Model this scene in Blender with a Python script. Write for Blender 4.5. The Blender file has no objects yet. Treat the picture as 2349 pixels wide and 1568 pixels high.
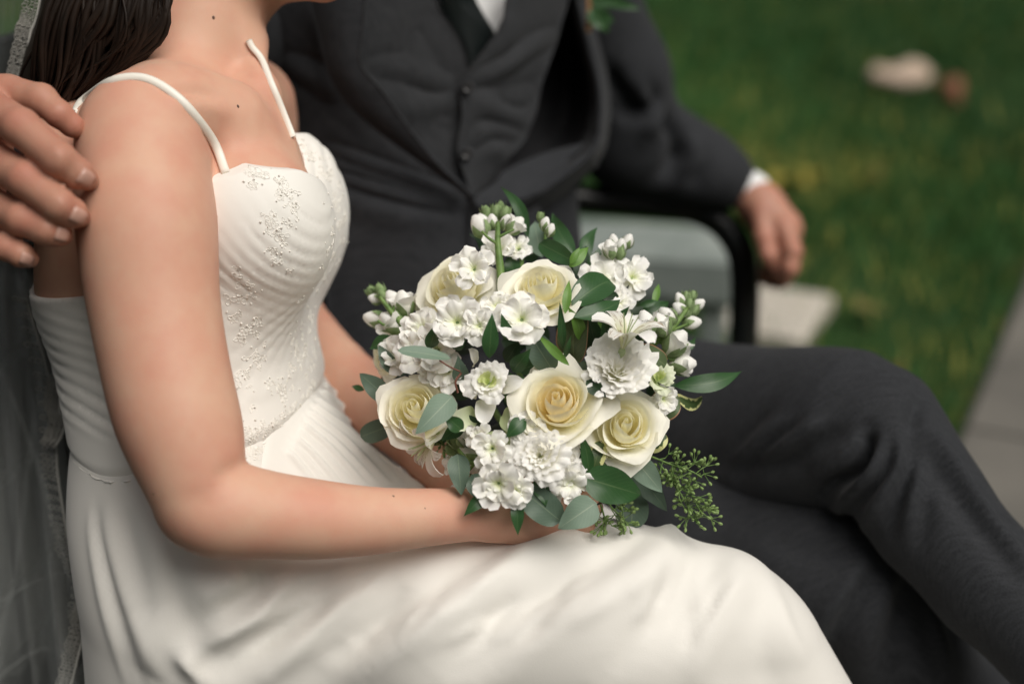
import bpy, math, random
import numpy as np
from mathutils import Vector, Matrix
from mathutils.bvhtree import BVHTree

# ------------------------------------------------------------------ camera, sky, sun, exposure
scene = bpy.context.scene
COL = scene.collection
rad = math.radians
W0, H0 = 2349.0, 1568.0                     # pixel frame the photograph was measured in
FPX = 50.0 / 36.0 * W0
CAM = np.array([0.0, 0.0, 1.165])
PITCH = rad(22)
FW = np.array([0, math.cos(PITCH), -math.sin(PITCH)])
UP = np.array([0, math.sin(PITCH), math.cos(PITCH)])
RT = np.array([1.0, 0, 0])

cam_data = bpy.data.cameras.new('camera')
cam = bpy.data.objects.new('camera', cam_data)
COL.objects.link(cam)
cam.location = CAM
cam.rotation_euler = (rad(90) - PITCH, 0, 0)
cam_data.sensor_width = 36
cam_data.sensor_fit = 'HORIZONTAL'
cam_data.lens = 50
cam_data.clip_start = 0.02
cam_data.clip_end = 400
cam_data.dof.use_dof = True
cam_data.dof.focus_distance = 1.105
cam_data.dof.aperture_fstop = 2.0
cam_data.dof.aperture_blades = 0
scene.camera = cam

world = bpy.data.worlds.new('World')
scene.world = world
world.use_nodes = True
wn, wl = world.node_tree.nodes, world.node_tree.links
wn.clear()
SUN_EL, SUN_ROT = rad(56), rad(136)         # rotation clockwise from +Y
sky = wn.new('ShaderNodeTexSky')
sky.sky_type = 'NISHITA'
sky.sun_disc = False
sky.sun_elevation = SUN_EL
sky.sun_rotation = SUN_ROT
sky.air_density = 1.0
sky.dust_density = 6.0
sky.ozone_density = 1.0
hs = wn.new('ShaderNodeHueSaturation')
hs.inputs['Saturation'].default_value = 0.25
hs.inputs['Value'].default_value = 0.65
bgn = wn.new('ShaderNodeBackground')
bgn.inputs['Strength'].default_value = 0.05
won = wn.new('ShaderNodeOutputWorld')
wl.new(sky.outputs[0], hs.inputs['Color'])
wl.new(hs.outputs[0], bgn.inputs['Color'])
wl.new(bgn.outputs[0], won.inputs['Surface'])

sun_data = bpy.data.lights.new('sun', 'SUN')
sun_data.energy = 1.5
sun_data.angle = rad(48)
sun_data.color = (1.0, 0.95, 0.87)
sun = bpy.data.objects.new('sun', sun_data)
COL.objects.link(sun)
sd = Vector((math.sin(SUN_ROT) * math.cos(SUN_EL), math.cos(SUN_ROT) * math.cos(SUN_EL), math.sin(SUN_EL)))
sun.rotation_euler = sd.to_track_quat('Z', 'Y').to_euler()

scene.view_settings.view_transform = 'Standard'
scene.view_settings.look = 'None'
scene.view_settings.exposure = 0.88
scene.view_settings.gamma = 1.0
scene.view_settings.use_curve_mapping = False
scene.render.engine = 'CYCLES'
scene.cycles.use_denoising = True
scene.cycles.max_bounces = 16
scene.cycles.diffuse_bounces = 12
scene.cycles.transmission_bounces = 12
scene.cycles.glossy_bounces = 4
scene.cycles.transparent_max_bounces = 24

# ------------------------------------------------------------------ helpers
rng = random.Random(7)
nrg = np.random.default_rng(7)

def P(x, y, d):
    """a point of the place seen at (x, y) at d metres along the view axis"""
    return CAM + d * (FW + (x - W0 / 2) / FPX * RT - (y - H0 / 2) / FPX * UP)

def R_(w, d):
    """metres of w pixels at depth d"""
    return w * d / FPX

def unit(v):
    v = np.asarray(v, float)
    return v / max(np.linalg.norm(v), 1e-9)

def smooth(a, b, x):
    t = np.clip((x - a) / (b - a), 0, 1)
    return t * t * (3 - 2 * t)

class Wob:
    """smooth pseudo-noise, a sum of sines, on (N,3) points"""
    def __init__(self, seed, freq, n=9):
        g = np.random.default_rng(seed)
        k = g.normal(size=(n, 3)); k /= np.linalg.norm(k, axis=1)[:, None]
        self.k = k * (freq * g.uniform(.5, 1.6, n))[:, None]
        self.p = g.uniform(0, 6.28, n)
    def __call__(self, p):
        return np.sin(p @ self.k.T + self.p).mean(1) * 1.8

def smin(a, b, k):
    if k <= 0: return np.minimum(a, b)
    h = np.maximum(k - np.abs(a - b), 0) / k
    return np.minimum(a, b) - h * h * k * .25

class SDF:
    def __init__(self, k=.02):
        self.items = []; self.k = k; self.post = None
    def cap(self, a, b, ra, rb, k=None):
        a, b = np.asarray(a, float), np.asarray(b, float)
        ba = b - a; bb = max(ba @ ba, 1e-12)
        def f(p):
            t = np.clip(((p - a) @ ba) / bb, 0, 1)
            return np.linalg.norm(p - a - t[:, None] * ba, axis=1) - (ra + t * (rb - ra))
        m = max(ra, rb)
        self.items.append((f, np.minimum(a, b) - m, np.maximum(a, b) + m, self.k if k is None else k))
        return self
    def chain(self, pts, k=None, dense=0):
        """pts: (x, y, d, width px)"""
        if dense: pts = spline(pts, dense)
        q = [(P(x, y, d), R_(w, d) / 2) for x, y, d, w in pts]
        for (a, ra), (b, rb) in zip(q[:-1], q[1:]): self.cap(a, b, ra, rb, k)
        return self
    def ell(self, c, r, M=None, k=None):
        c = np.asarray(c, float); r = np.asarray(r, float)
        M = np.eye(3) if M is None else np.asarray(M, float)     # columns are the axes
        def f(p):
            q = (p - c) @ M
            k0 = np.linalg.norm(q / r, axis=1); k1 = np.linalg.norm(q / (r * r), axis=1)
            return k0 * (k0 - 1) / np.maximum(k1, 1e-9)
        m = r.max()
        self.items.append((f, c - m, c + m, self.k if k is None else k))
        return self
    def loft(self, lv, F, e=2.4, k=None):
        """horizontal sections: (z, cx, cy, half along F, half across)"""
        lv = np.array(sorted(lv), float)
        zz = np.linspace(lv[0, 0], lv[-1, 0], 80)
        t = lv[:, 0]; tab = []
        for c in range(1, 5):
            v = lv[:, c]; m = np.gradient(v, t)
            i = np.clip(np.searchsorted(t, zz) - 1, 0, len(t) - 2)
            h = t[i + 1] - t[i]; s = (zz - t[i]) / h
            tab.append((2*s**3-3*s**2+1)*v[i] + (s**3-2*s**2+s)*h*m[i] + (-2*s**3+3*s**2)*v[i+1] + (s**3-s**2)*h*m[i+1])
        F = unit(np.array([F[0], F[1]])); L = np.array([-F[1], F[0]])
        z0, z1 = zz[0], zz[-1]
        def f(p):
            z = np.clip(p[:, 2], z0, z1)
            cx, cy, a, b = [np.interp(z, zz, q) for q in tab]
            dx, dy = p[:, 0] - cx, p[:, 1] - cy
            u = (dx * F[0] + dy * F[1]) / a; v = (dx * L[0] + dy * L[1]) / b
            r = (np.abs(u) ** e + np.abs(v) ** e) ** (1 / e)
            loc = np.sqrt(dx * dx + dy * dy) / np.maximum(r, 1e-6)
            d1 = (r - 1) * np.minimum(loc, np.maximum(a, b))
            d2 = np.abs(p[:, 2] - z)
            return np.where(d2 > 0, np.sqrt(np.maximum(d1, 0) ** 2 + d2 ** 2), d1)
        m = max(tab[2].max(), tab[3].max())
        self.items.append((f, np.array([tab[0].min() - m, tab[1].min() - m, z0]), np.array([tab[0].max() + m, tab[1].max() + m, z1]), self.k if k is None else k))
        return self
    def __call__(self, p):
        v = np.full(len(p), .3)
        for f, lo, hi, k in self.items: v = smin(v, f(p), k)
        if self.post is not None: v = self.post(p, v)
        return v
    def bounds(self):
        return np.min([i[1] for i in self.items], 0) - .02, np.max([i[2] for i in self.items], 0) + .02
    def mesh(self, h, lo=None, hi=None, off=0.0, proj=2):
        a, b = self.bounds()
        lo = a if lo is None else np.asarray(lo, float); hi = b if hi is None else np.asarray(hi, float)
        n = np.ceil((hi - lo) / h).astype(int) + 1
        ax = [lo[i] + h * np.arange(n[i]) for i in range(3)]
        V = np.full(n, .3)
        for f, l, u, k in self.items:
            m = .03 + k + off
            i0 = np.clip(np.floor((l - m - lo) / h).astype(int), 0, n); i1 = np.clip(np.ceil((u + m - lo) / h).astype(int) + 1, 0, n)
            if np.any(i1 <= i0): continue
            sl = tuple(slice(i0[j], i1[j]) for j in range(3))
            g = np.stack(np.meshgrid(*[ax[j][sl[j]] for j in range(3)], indexing='ij'), -1)
            V[sl] = smin(V[sl], f(g.reshape(-1, 3)).reshape(g.shape[:3]), k)
        if self.post is not None:
            g = np.stack(np.meshgrid(*ax, indexing='ij'), -1)
            V = self.post(g.reshape(-1, 3), V.reshape(-1)).reshape(V.shape)
        v, q = nets(V - off, lo, h)
        e = .0008
        for _ in range(proj):
            f0 = self(v) - off
            gr = np.stack([self(v + e * np.eye(3)[i]) - off - f0 for i in range(3)], 1) / e
            st = f0[:, None] * gr / np.maximum((gr * gr).sum(1), .2)[:, None]
            L = np.linalg.norm(st, axis=1); st *= np.minimum(1, .6 * h / np.maximum(L, 1e-9))[:, None]
            v = v - st
        return v, q

def nets(V, lo, h):
    n = np.array(V.shape); s = V < 0
    c = [s[i:n[0]-1+i, j:n[1]-1+j, k:n[2]-1+k] for i in (0, 1) for j in (0, 1) for k in (0, 1)]
    anyin = np.logical_or.reduce(c); allin = np.logical_and.reduce(c)
    idx = np.argwhere(anyin & ~allin)
    cid = -np.ones(n - 1, int); cid[tuple(idx.T)] = np.arange(len(idx))
    pos = np.zeros((len(idx), 3)); cnt = np.zeros(len(idx))
    cor = np.array([(i, j, k) for i in (0, 1) for j in (0, 1) for k in (0, 1)])
    for a in range(8):
        for b in range(a + 1, 8):
            if np.abs(cor[a] - cor[b]).sum() != 1: continue
            va = V[tuple((idx + cor[a]).T)]; vb = V[tuple((idx + cor[b]).T)]
            m = (va < 0) != (vb < 0)
            t = np.where(m, va / np.where(m, va - vb, 1), 0)
            pos += m[:, None] * (cor[a] + t[:, None] * (cor[b] - cor[a])); cnt += m
    verts = lo + h * (idx + pos / cnt[:, None])
    quads = []
    for ax in range(3):
        o1, o2 = [(1, 2), (2, 0), (0, 1)][ax]
        sl0 = [slice(None)] * 3; sl1 = [slice(None)] * 3
        sl0[ax] = slice(0, n[ax] - 1); sl1[ax] = slice(1, n[ax])
        d = s[tuple(sl0)] != s[tuple(sl1)]
        e = np.argwhere(d)
        e = e[(e[:, o1] > 0) & (e[:, o2] > 0) & (e[:, o1] < n[o1] - 1) & (e[:, o2] < n[o2] - 1)]
        E1 = np.eye(3, dtype=int)[o1]; E2 = np.eye(3, dtype=int)[o2]
        q = np.stack([cid[tuple((e - E1 - E2).T)], cid[tuple((e - E2).T)], cid[tuple(e.T)], cid[tuple((e - E1).T)]], 1)
        flip = ~s[tuple(e.T)]
        q[flip] = q[flip][:, ::-1]
        quads.append(q)
    return verts, np.concatenate(quads)

def vnormals(v, q):
    fn = np.cross(v[q[:, 2]] - v[q[:, 0]], v[q[:, 3]] - v[q[:, 1]])
    n = np.zeros_like(v)
    for i in range(4): np.add.at(n, q[:, i], fn)
    return n / np.maximum(np.linalg.norm(n, axis=1), 1e-12)[:, None]

def relax(v, q, it, amt=.5):
    e = np.concatenate([q[:, [0, 1]], q[:, [1, 2]], q[:, [2, 3]], q[:, [3, 0]]])
    for _ in range(it):
        s = np.zeros_like(v); c = np.zeros(len(v))
        np.add.at(s, e[:, 0], v[e[:, 1]]); np.add.at(c, e[:, 0], 1)
        np.add.at(s, e[:, 1], v[e[:, 0]]); np.add.at(c, e[:, 1], 1)
        v = v + amt * (s / np.maximum(c, 1)[:, None] - v)
    return v

class Ray:
    def __init__(self, v, q):
        self.t = BVHTree.FromPolygons([tuple(p) for p in v], [tuple(f) for f in q])
    def hit(self, x, y):
        d = unit(P(x, y, 1) - CAM)
        h = self.t.ray_cast(Vector(CAM), Vector(d))
        return (None, None) if h[0] is None else (np.array(h[0]), np.array(h[1]))
    def depth(self, x, y, default):
        h, _ = self.hit(x, y)
        return default if h is None else (h - CAM) @ FW
    def near(self, p):
        h = self.t.find_nearest(Vector(p))
        return np.array(h[0]), np.array(h[1])

def spline(pts, n):
    """Catmull-Rom through pts (any dimension), n samples"""
    p = np.asarray(pts, float)
    if len(p) == 2:
        t = np.linspace(0, 1, n)[:, None]; return p[0] * (1 - t) + p[1] * t
    q = np.vstack([2 * p[0] - p[1], p, 2 * p[-1] - p[-2]])
    s = np.linspace(0, len(p) - 1, n); i = np.minimum(s.astype(int), len(p) - 2); t = (s - i)[:, None]
    a, b, c, d = q[i], q[i + 1], q[i + 2], q[i + 3]
    return .5 * (2 * b + (c - a) * t + (2 * a - 5 * b + 4 * c - d) * t * t + (3 * b - a - 3 * c + d) * t ** 3)

def folds(v, q, lst, base=None):
    """raise or sink a cloth mesh along lines laid on it: (pixel points, height, half width)"""
    ry = Ray(v, q) if base is None else base
    nn = vnormals(v, q)
    disp = np.zeros(len(v))
    for pts, amp, w in lst:
        s = []
        for x, y in spline(pts, 44):
            h, _ = ry.hit(x, y)
            if h is not None: s.append(h)
        if len(s) < 3: continue
        s = np.array(s)
        k = np.sin(np.linspace(.12, 3.02, len(s))) ** .7
        m = np.where(np.all((v > s.min(0) - 3 * w) & (v < s.max(0) + 3 * w), 1))[0]
        if not len(m): continue
        D = np.linalg.norm(v[m][:, None, :] - s[None], axis=2)
        i = D.argmin(1); dm = D[np.arange(len(m)), i]
        disp[m] += amp * k[i] * np.exp(-(dm / w) ** 2)
    return v + nn * disp[:, None]

AT = {}
def mesh_data(name, v, f, mat, uv=None, smooth_=True):
    me = bpy.data.meshes.new(name)
    v = np.asarray(v, np.float32)
    if isinstance(f, np.ndarray) and f.ndim == 2:
        k = f.shape[1]
        me.vertices.add(len(v)); me.vertices.foreach_set('co', v.ravel())
        me.loops.add(f.size); me.loops.foreach_set('vertex_index', f.astype(np.int32).ravel())
        me.polygons.add(len(f)); me.polygons.foreach_set('loop_start', np.arange(0, f.size, k, dtype=np.int32))
        try: me.polygons.foreach_set('loop_total', np.full(len(f), k, np.int32))
        except Exception: pass
        me.update(calc_edges=True)
    else:
        me.from_pydata(v.tolist(), [], [tuple(int(i) for i in p) for p in f])
    me.validate()
    if uv is not None:
        l = me.uv_layers.new(name='UVMap')
        vi = np.empty(len(me.loops), np.int32); me.loops.foreach_get('vertex_index', vi)
        l.data.foreach_set('uv', np.asarray(uv, np.float32)[vi].ravel())
    if smooth_: me.polygons.foreach_set('use_smooth', np.ones(len(me.polygons), bool))
    for m in (mat if isinstance(mat, (list, tuple)) else [mat]): me.materials.append(m)
    return me

def obj(name, v, f, mat, parent=None, uv=None, smooth_=True, kind=None, label=None):
    o = bpy.data.objects.new(name, mesh_data(name, v, f, mat, uv, smooth_))
    COL.objects.link(o)
    if parent is not None:
        o.parent = parent
        o.matrix_parent_inverse = Matrix.Translation(-Vector(AT[parent.name])) if parent.name in AT else Matrix()
    if kind: o['kind'] = kind
    if label: o['label'] = label
    return o

def thing(name, label, cat, loc, group=None):
    o = bpy.data.objects.new(name, None); COL.objects.link(o)
    o.location = loc; o.empty_display_size = .05
    AT[o.name] = tuple(float(c) for c in loc)
    o['label'] = label; o['category'] = cat
    if group: o['group'] = group
    return o

def tag(o, label=None, cat=None, group=None, kind=None):
    if label: o['label'] = label
    if cat: o['category'] = cat
    if group: o['group'] = group
    if kind: o['kind'] = kind
    return o

def gridfaces(nu, nv, closed_u=False, closed_v=False):
    f = []
    for i in range(nu if closed_u else nu - 1):
        for j in range(nv if closed_v else nv - 1):
            a, b = i, (i + 1) % nu; c, d = j, (j + 1) % nv
            f.append((a * nv + c, b * nv + c, b * nv + d, a * nv + d))
    return np.array(f)

def griduv(nu, nv):
    return np.stack(np.meshgrid(np.linspace(0, 1, nu), np.linspace(0, 1, nv), indexing='ij'), -1).reshape(-1, 2)

class Mix:
    """collects several sheets and tubes into ONE mesh"""
    def __init__(self): self.v = []; self.f = []; self.n = 0
    def add(self, v, f):
        self.v.append(np.asarray(v, float)); self.f += [tuple(int(i) + self.n for i in q) for q in f]; self.n += len(v)
    def get(self): return np.concatenate(self.v), self.f

def tube(pts, r, seg=8, flat=1.0, nrm=None, cap=True):
    p = np.asarray(pts, float); n = len(p)
    r = np.broadcast_to(np.asarray(r, float), (n,))
    t = np.gradient(p, axis=0); t /= np.maximum(np.linalg.norm(t, axis=1), 1e-9)[:, None]
    ref = np.array([0, 0, 1.0]) if nrm is None else np.asarray(nrm, float)
    if nrm is None and abs(t[0] @ ref) > .9: ref = np.array([1.0, 0, 0])
    V = []
    for i in range(n):
        a = unit(ref - (ref @ t[i]) * t[i]); b = np.cross(t[i], a)
        if nrm is None: ref = a
        for k in range(seg):
            w = 2 * math.pi * k / seg
            V.append(p[i] + r[i] * (math.cos(w) * a * flat + math.sin(w) * b))
    f = [tuple(q) for q in gridfaces(n, seg, closed_v=True)]
    f = [tuple(reversed(q)) for q in f]
    if cap:
        f.append(tuple(range(seg))); f.append(tuple(reversed(range((n - 1) * seg, n * seg))))
    return np.array(V), f

def patch(ctrl, nu, nv):
    """bicubic sheet through a control grid [row][col] of 3-vectors"""
    c = np.asarray(ctrl, float)
    a = np.stack([spline(c[i], nv) for i in range(c.shape[0])])          # rows x nv x 3
    return np.stack([spline(a[:, j], nu) for j in range(nv)], 1)          # nu x nv x 3

def thick(V, f, t):
    """give a grid sheet (nu, nv, 3) a thickness towards -normal; returns a closed mesh"""
    nu, nv, _ = V.shape
    v = V.reshape(-1, 3); fa = gridfaces(nu, nv)
    n = vnormals(v, fa)
    if (n * (v - CAM)).sum() > 0: fa = fa[:, ::-1]; n = -n
    m = len(v); back = v - n * t
    F_ = [tuple(q) for q in fa] + [tuple(reversed([i + m for i in q])) for q in fa]
    b = [(i, 0) for i in range(nu)] + [(nu - 1, j) for j in range(1, nv)] + [(i, nv - 1) for i in range(nu - 2, -1, -1)] + [(0, j) for j in range(nv - 2, 0, -1)]
    ids = [i * nv + j for i, j in b]
    for k in range(len(ids)):
        a_, b_ = ids[k], ids[(k + 1) % len(ids)]
        F_.append((a_, b_, b_ + m, a_ + m))
    return np.concatenate([v, back]), F_

def box(c, sx, sy, sz, M=None, bev=.004):
    """a box with bevelled long edges: centre, sizes, axes in the columns of M"""
    c = np.asarray(c, float); M = np.eye(3) if M is None else np.asarray(M, float)
    prof = []
    for (a, b) in ((1, 1), (-1, 1), (-1, -1), (1, -1)):
        ya, za = a * sy / 2, b * sz / 2
        if a * b > 0: prof += [(ya, za - b * bev), (ya - a * bev, za)]
        else: prof += [(ya - a * bev, za), (ya, za - b * bev)]
    V = [c + M @ np.array([x, y, z]) for x in (-sx / 2, sx / 2) for y, z in prof]
    n = len(prof)
    f = [(k, (k + 1) % n, n + (k + 1) % n, n + k) for k in range(n)] + [tuple(reversed(range(n))), tuple(range(n, 2 * n))]
    return np.array(V), f

# ------------------------------------------------------------------ materials
def mat(name, color, rough=.6, spec=.3, sss=0, sssr=(.4, .2, .1), sssc=.01, sheen=0, translucent=0, var=None, bump=None, coat=0, metal=0):
    """var: (noise scale, second colour, amount); bump: (noise scale, strength, distance)"""
    m = bpy.data.materials.new(name); m.use_nodes = True
    nt = m.node_tree; N = nt.nodes; L = nt.links
    b = N['Principled BSDF']
    b.inputs['Base Color'].default_value = (*color, 1)
    b.inputs['Roughness'].default_value = rough
    b.inputs['Specular IOR Level'].default_value = spec
    b.inputs['Metallic'].default_value = metal
    b.inputs['Sheen Weight'].default_value = sheen
    b.inputs['Sheen Roughness'].default_value = .5
    b.inputs['Coat Weight'].default_value = coat
    if sss:
        b.inputs['Subsurface Weight'].default_value = sss
        b.inputs['Subsurface Radius'].default_value = sssr
        b.inputs['Subsurface Scale'].default_value = sssc
    tc = N.new('ShaderNodeTexCoord')
    colsock = None
    if var:
        sc, c2, amt = var
        nz = N.new('ShaderNodeTexNoise'); nz.inputs['Scale'].default_value = sc; nz.inputs['Detail'].default_value = 5
        L.new(tc.outputs['Object'], nz.inputs['Vector'])
        mr = N.new('ShaderNodeMapRange'); mr.inputs['From Min'].default_value = .35; mr.inputs['From Max'].default_value = .68; mr.inputs['To Max'].default_value = amt
        L.new(nz.outputs['Fac'], mr.inputs['Value'])
        mx = N.new('ShaderNodeMix'); mx.data_type = 'RGBA'
        mx.inputs['A'].default_value = (*color, 1); mx.inputs['B'].default_value = (*c2, 1)
        L.new(mr.outputs[0], mx.inputs['Factor'])
        L.new(mx.outputs['Result'], b.inputs['Base Color']); colsock = mx.outputs['Result']
    if bump:
        sc, st, dist = bump
        nz = N.new('ShaderNodeTexNoise'); nz.inputs['Scale'].default_value = sc; nz.inputs['Detail'].default_value = 4
        L.new(tc.outputs['Object'], nz.inputs['Vector'])
        bp = N.new('ShaderNodeBump'); bp.inputs['Strength'].default_value = st; bp.inputs['Distance'].default_value = dist
        L.new(nz.outputs['Fac'], bp.inputs['Height']); L.new(bp.outputs[0], b.inputs['Normal'])
    if translucent:
        tr = N.new('ShaderNodeBsdfTranslucent'); tr.inputs['Color'].default_value = (*color, 1)
        if colsock: L.new(colsock, tr.inputs['Color'])
        ms = N.new('ShaderNodeMixShader'); ms.inputs['Fac'].default_value = translucent
        L.new(b.outputs[0], ms.inputs[1]); L.new(tr.outputs[0], ms.inputs[2])
        L.new(ms.outputs[0], N['Material Output'].inputs['Surface'])
    return m

def weave(name, c1, c2, scale, rough=.85, sheen=.25, bumpd=.0007):
    """wool: two sets of crossing yarns, slubs and fine relief"""
    m = mat(name, c1, rough, .2, sheen=sheen)
    N = m.node_tree.nodes; L = m.node_tree.links; b = N['Principled BSDF']
    tc = N.new('ShaderNodeTexCoord')
    cols = []
    for st in ((1, .06, .9), (.07, 1, .12)):
        mp = N.new('ShaderNodeMapping'); mp.inputs['Scale'].default_value = tuple(scale * s for s in st)
        L.new(tc.outputs['Object'], mp.inputs['Vector'])
        nz = N.new('ShaderNodeTexNoise'); nz.inputs['Scale'].default_value = 1; nz.inputs['Detail'].default_value = 3
        L.new(mp.outputs[0], nz.inputs['Vector']); cols.append(nz.outputs['Fac'])
    ad = N.new('ShaderNodeMath'); ad.operation = 'ADD'; L.new(cols[0], ad.inputs[0]); L.new(cols[1], ad.inputs[1])
    mr = N.new('ShaderNodeMapRange'); mr.inputs['From Min'].default_value = .7; mr.inputs['From Max'].default_value = 1.3
    L.new(ad.outputs[0], mr.inputs['Value'])
    mx = N.new('ShaderNodeMix'); mx.data_type = 'RGBA'
    mx.inputs['A'].default_value = (*c1, 1); mx.inputs['B'].default_value = (*c2, 1)
    L.new(mr.outputs[0], mx.inputs['Factor']); L.new(mx.outputs['Result'], b.inputs['Base Color'])
    bp = N.new('ShaderNodeBump'); bp.inputs['Strength'].default_value = .35; bp.inputs['Distance'].default_value = bumpd
    L.new(ad.outputs[0], bp.inputs['Height']); L.new(bp.outputs[0], b.inputs['Normal'])
    return m

M = {}
M['skin'] = mat('bride_skin', (.63, .378, .268), .52, .28, sss=.2, sssr=(1, .35, .18), sssc=.005, var=(26, (.60, .295, .210), .85), bump=(750, .16, .0006))
M['skin2'] = mat('groom_skin', (.44, .225, .155), .5, .35, sss=.2, sssr=(1, .35, .18), sssc=.006, var=(40, (.42, .165, .115), .7), bump=(600, .15, .0008))
M['nail'] = mat('nail', (.50, .29, .23), .3, .5)
M['mole'] = mat('mole', (.10, .05, .035), .6)
M['hair'] = mat('hair', (.010, .006, .004), .5, .35, var=(40, (.018, .010, .006), .9))
M['suit'] = weave('suit_wool', (.0155, .0167, .0192), (.0320, .0340, .0383), 760, sheen=.05)
M['lining'] = mat('lining', (.008, .008, .009), .5, .3)
M['vest'] = weave('vest_wool', (.0195, .0206, .0228), (.0370, .0386, .0420), 760, sheen=.06)
M['tie'] = mat('tie_satin', (.007, .010, .010), .42, .4, bump=(300, .1, .0005))
M['shirt'] = mat('shirt_cotton', (.78, .78, .78), .75, .2)
M['button'] = mat('button', (.02, .02, .021), .35, .5)
M['chiffon'] = mat('dress_chiffon', (.80, .775, .725), .62, .25, sheen=.25, translucent=.06, bump=(1100, .22, .0006))
M['bodice'] = mat('bodice_chiffon', (.81, .785, .735), .6, .25, sheen=.2, bump=(1400, .15, .0004))
M['lace'] = mat('lace_thread', (.83, .80, .74), .45, .5)
M['strap'] = mat('strap_satin', (.82, .78, .70), .4, .4)
M['bench'] = mat('bench_paint', (.006, .008, .008), .32, .5, var=(30, (.02, .012, .008), .35))
M['seat'] = mat('bench_slat_paint', (.004, .005, .005), .5, .4, bump=(60, .2, .001))

# ------------------------------------------------------------------ the bride
F_B = unit([.98, -.18, 0]); L_B = unit([.18, .98, 0])
bride = thing('person', 'bride in a white strapped gown and veil holding the bouquet on her lap', 'person', (-.27, 1.10, 0))

torso = [(.50, -.235, 1.10, .09, .16), (.60, -.262, 1.11, .100, .155), (.66, -.266, 1.115, .096, .128), (.71, -.276, 1.125, .098, .113),
         (.77, -.290, 1.14, .099, .120), (.82, -.304, 1.165, .080, .130), (.86, -.314, 1.18, .072, .138), (.89, -.318, 1.19, .062, .135), (.915, -.322, 1.195, .048, .10)]

def breasts(s, grow=0.0):
    s.ell(P(572, 520, 1.135), (.060 + grow, .060, .064 + grow), np.stack([F_B, L_B, [0, 0, 1]], 1), k=.05)
    s.ell(P(650, 492, 1.245), (.049 + grow, .052, .070 + grow), np.stack([F_B, L_B, [0, 0, 1]], 1), k=.04)

B = SDF(.025)
B.loft([(z, x, y, a - (.014 if z < .67 else 0), b - (.016 if z < .67 else 0)) for z, x, y, a, b in torso], F_B, k=.03)
breasts(B)
B.chain([(322, 335, 1.08, 262), (335, 500, 1.055, 300), (354, 700, 1.045, 280), (392, 900, 1.035, 268), (424, 1010, 1.03, 246), (458, 1140, 1.025, 190)], k=.008, dense=26)
B.cap(P(440, 1196, 1.03), P(470, 1188, 1.03), R_(42, 1.03), R_(54, 1.03), k=.02)
B.chain([(455, 1152, 1.027, 176), (500, 1168, 1.03, 186), (560, 1174, 1.035, 182), (700, 1189, 1.05, 166), (850, 1194, 1.07, 136), (1000, 1184, 1.09, 109), (1090, 1179, 1.105, 94), (1160, 1176, 1.12, 94)], k=.010, dense=26)
# right hand: palm and five fingers closed on the stems
B.chain([(1150, 1178, 1.115, 92), (1215, 1180, 1.13, 110), (1262, 1168, 1.14, 108)], k=.02)
B.chain([(1180, 1172, 1.15, 74), (1240, 1145, 1.165, 86), (1270, 1135, 1.17, 80)], k=.02)
for pts in ([(1262, 1122, 1.150, 50), (1318, 1108, 1.135, 46), (1345, 1128, 1.125, 42), (1338, 1160, 1.125, 36)],
            [(1268, 1150, 1.145, 52), (1328, 1140, 1.130, 48), (1358, 1165, 1.125, 44), (1345, 1192, 1.13, 38)],
            [(1262, 1178, 1.142, 50), (1316, 1176, 1.132, 46), (1342, 1200, 1.130, 42), (1325, 1220, 1.135, 36)],
            [(1250, 1200, 1.142, 44), (1296, 1206, 1.136, 40), (1318, 1222, 1.135, 36), (1304, 1236, 1.14, 32)],
            [(1200, 1150, 1.14, 56), (1235, 1112, 1.13, 50), (1270, 1085, 1.135, 44), (1295, 1070, 1.14, 38)]):
    B.chain(pts, k=.006)
# left arm, behind the waist
B.chain([(575, 240, 1.355, 190), (590, 420, 1.40, 200), (640, 690, 1.40, 170), (720, 800, 1.365, 150), (830, 905, 1.31, 140), (930, 1000, 1.26, 110), (1010, 1070, 1.22, 100)], k=.008, dense=20)
B.chain([(1010, 1070, 1.22, 100), (1070, 1110, 1.20, 110), (1120, 1125, 1.19, 104)], k=.02)
for j, (dx, dy) in enumerate(((0, -34), (8, -10), (4, 14), (-6, 34))):
    B.chain([(1110 + dx, 1122 + dy, 1.19, 48), (1175 + dx, 1120 + dy, 1.175, 44), (1215 + dx, 1140 + dy, 1.165, 38)], k=.006)
B.chain([(1075, 1085, 1.195, 52), (1120, 1060, 1.18, 46), (1150, 1040, 1.175, 40)], k=.006)
# shoulders, neck, jaw, head
B.chain([(440, 170, 1.20, 230), (335, 285, 1.095, 190)], k=.05)
B.chain([(470, 230, 1.24, 150), (562, 236, 1.355, 166)], k=.03)
B.chain([(420, 200, 1.20, 260), (445, 110, 1.20, 228), (470, 20, 1.20, 218), (490, -90, 1.20, 235)], k=.03)
B.chain([(585, 335, 1.165, 150), (535, 268, 1.13, 60), (430, 232, 1.10, 50)], k=.05)          # collarbone
B.chain([(588, 100, 1.19, 26), (600, 210, 1.165, 30), (612, 275, 1.165, 20)], k=.03)          # neck cord
HB = P(528, -262, 1.20)
B.ell(HB, (.088, .074, .108), np.stack([F_B, L_B, [0, 0, 1]], 1), k=.03)
B.chain([(565, -105, 1.165, 112), (690, -66, 1.175, 112), (742, -50, 1.195, 92)], k=.014)
B.chain([(565, -105, 1.235, 112), (690, -66, 1.215, 112), (742, -50, 1.195, 92)], k=.014)
B.chain([(745, -190, 1.19, 50), (790, -160, 1.185, 42)], k=.02)                                # nose
B.chain([(765, -118, 1.19, 46), (758, -92, 1.19, 50)], k=.012)                                 # lips
for dz in (1.155, 1.225): B.ell(P(728, -225, dz), (.012, .013, .012), k=.004)                  # eyes
bv, bq = B.mesh(.0042)
bv = relax(bv, bq, 1, .35)
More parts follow.
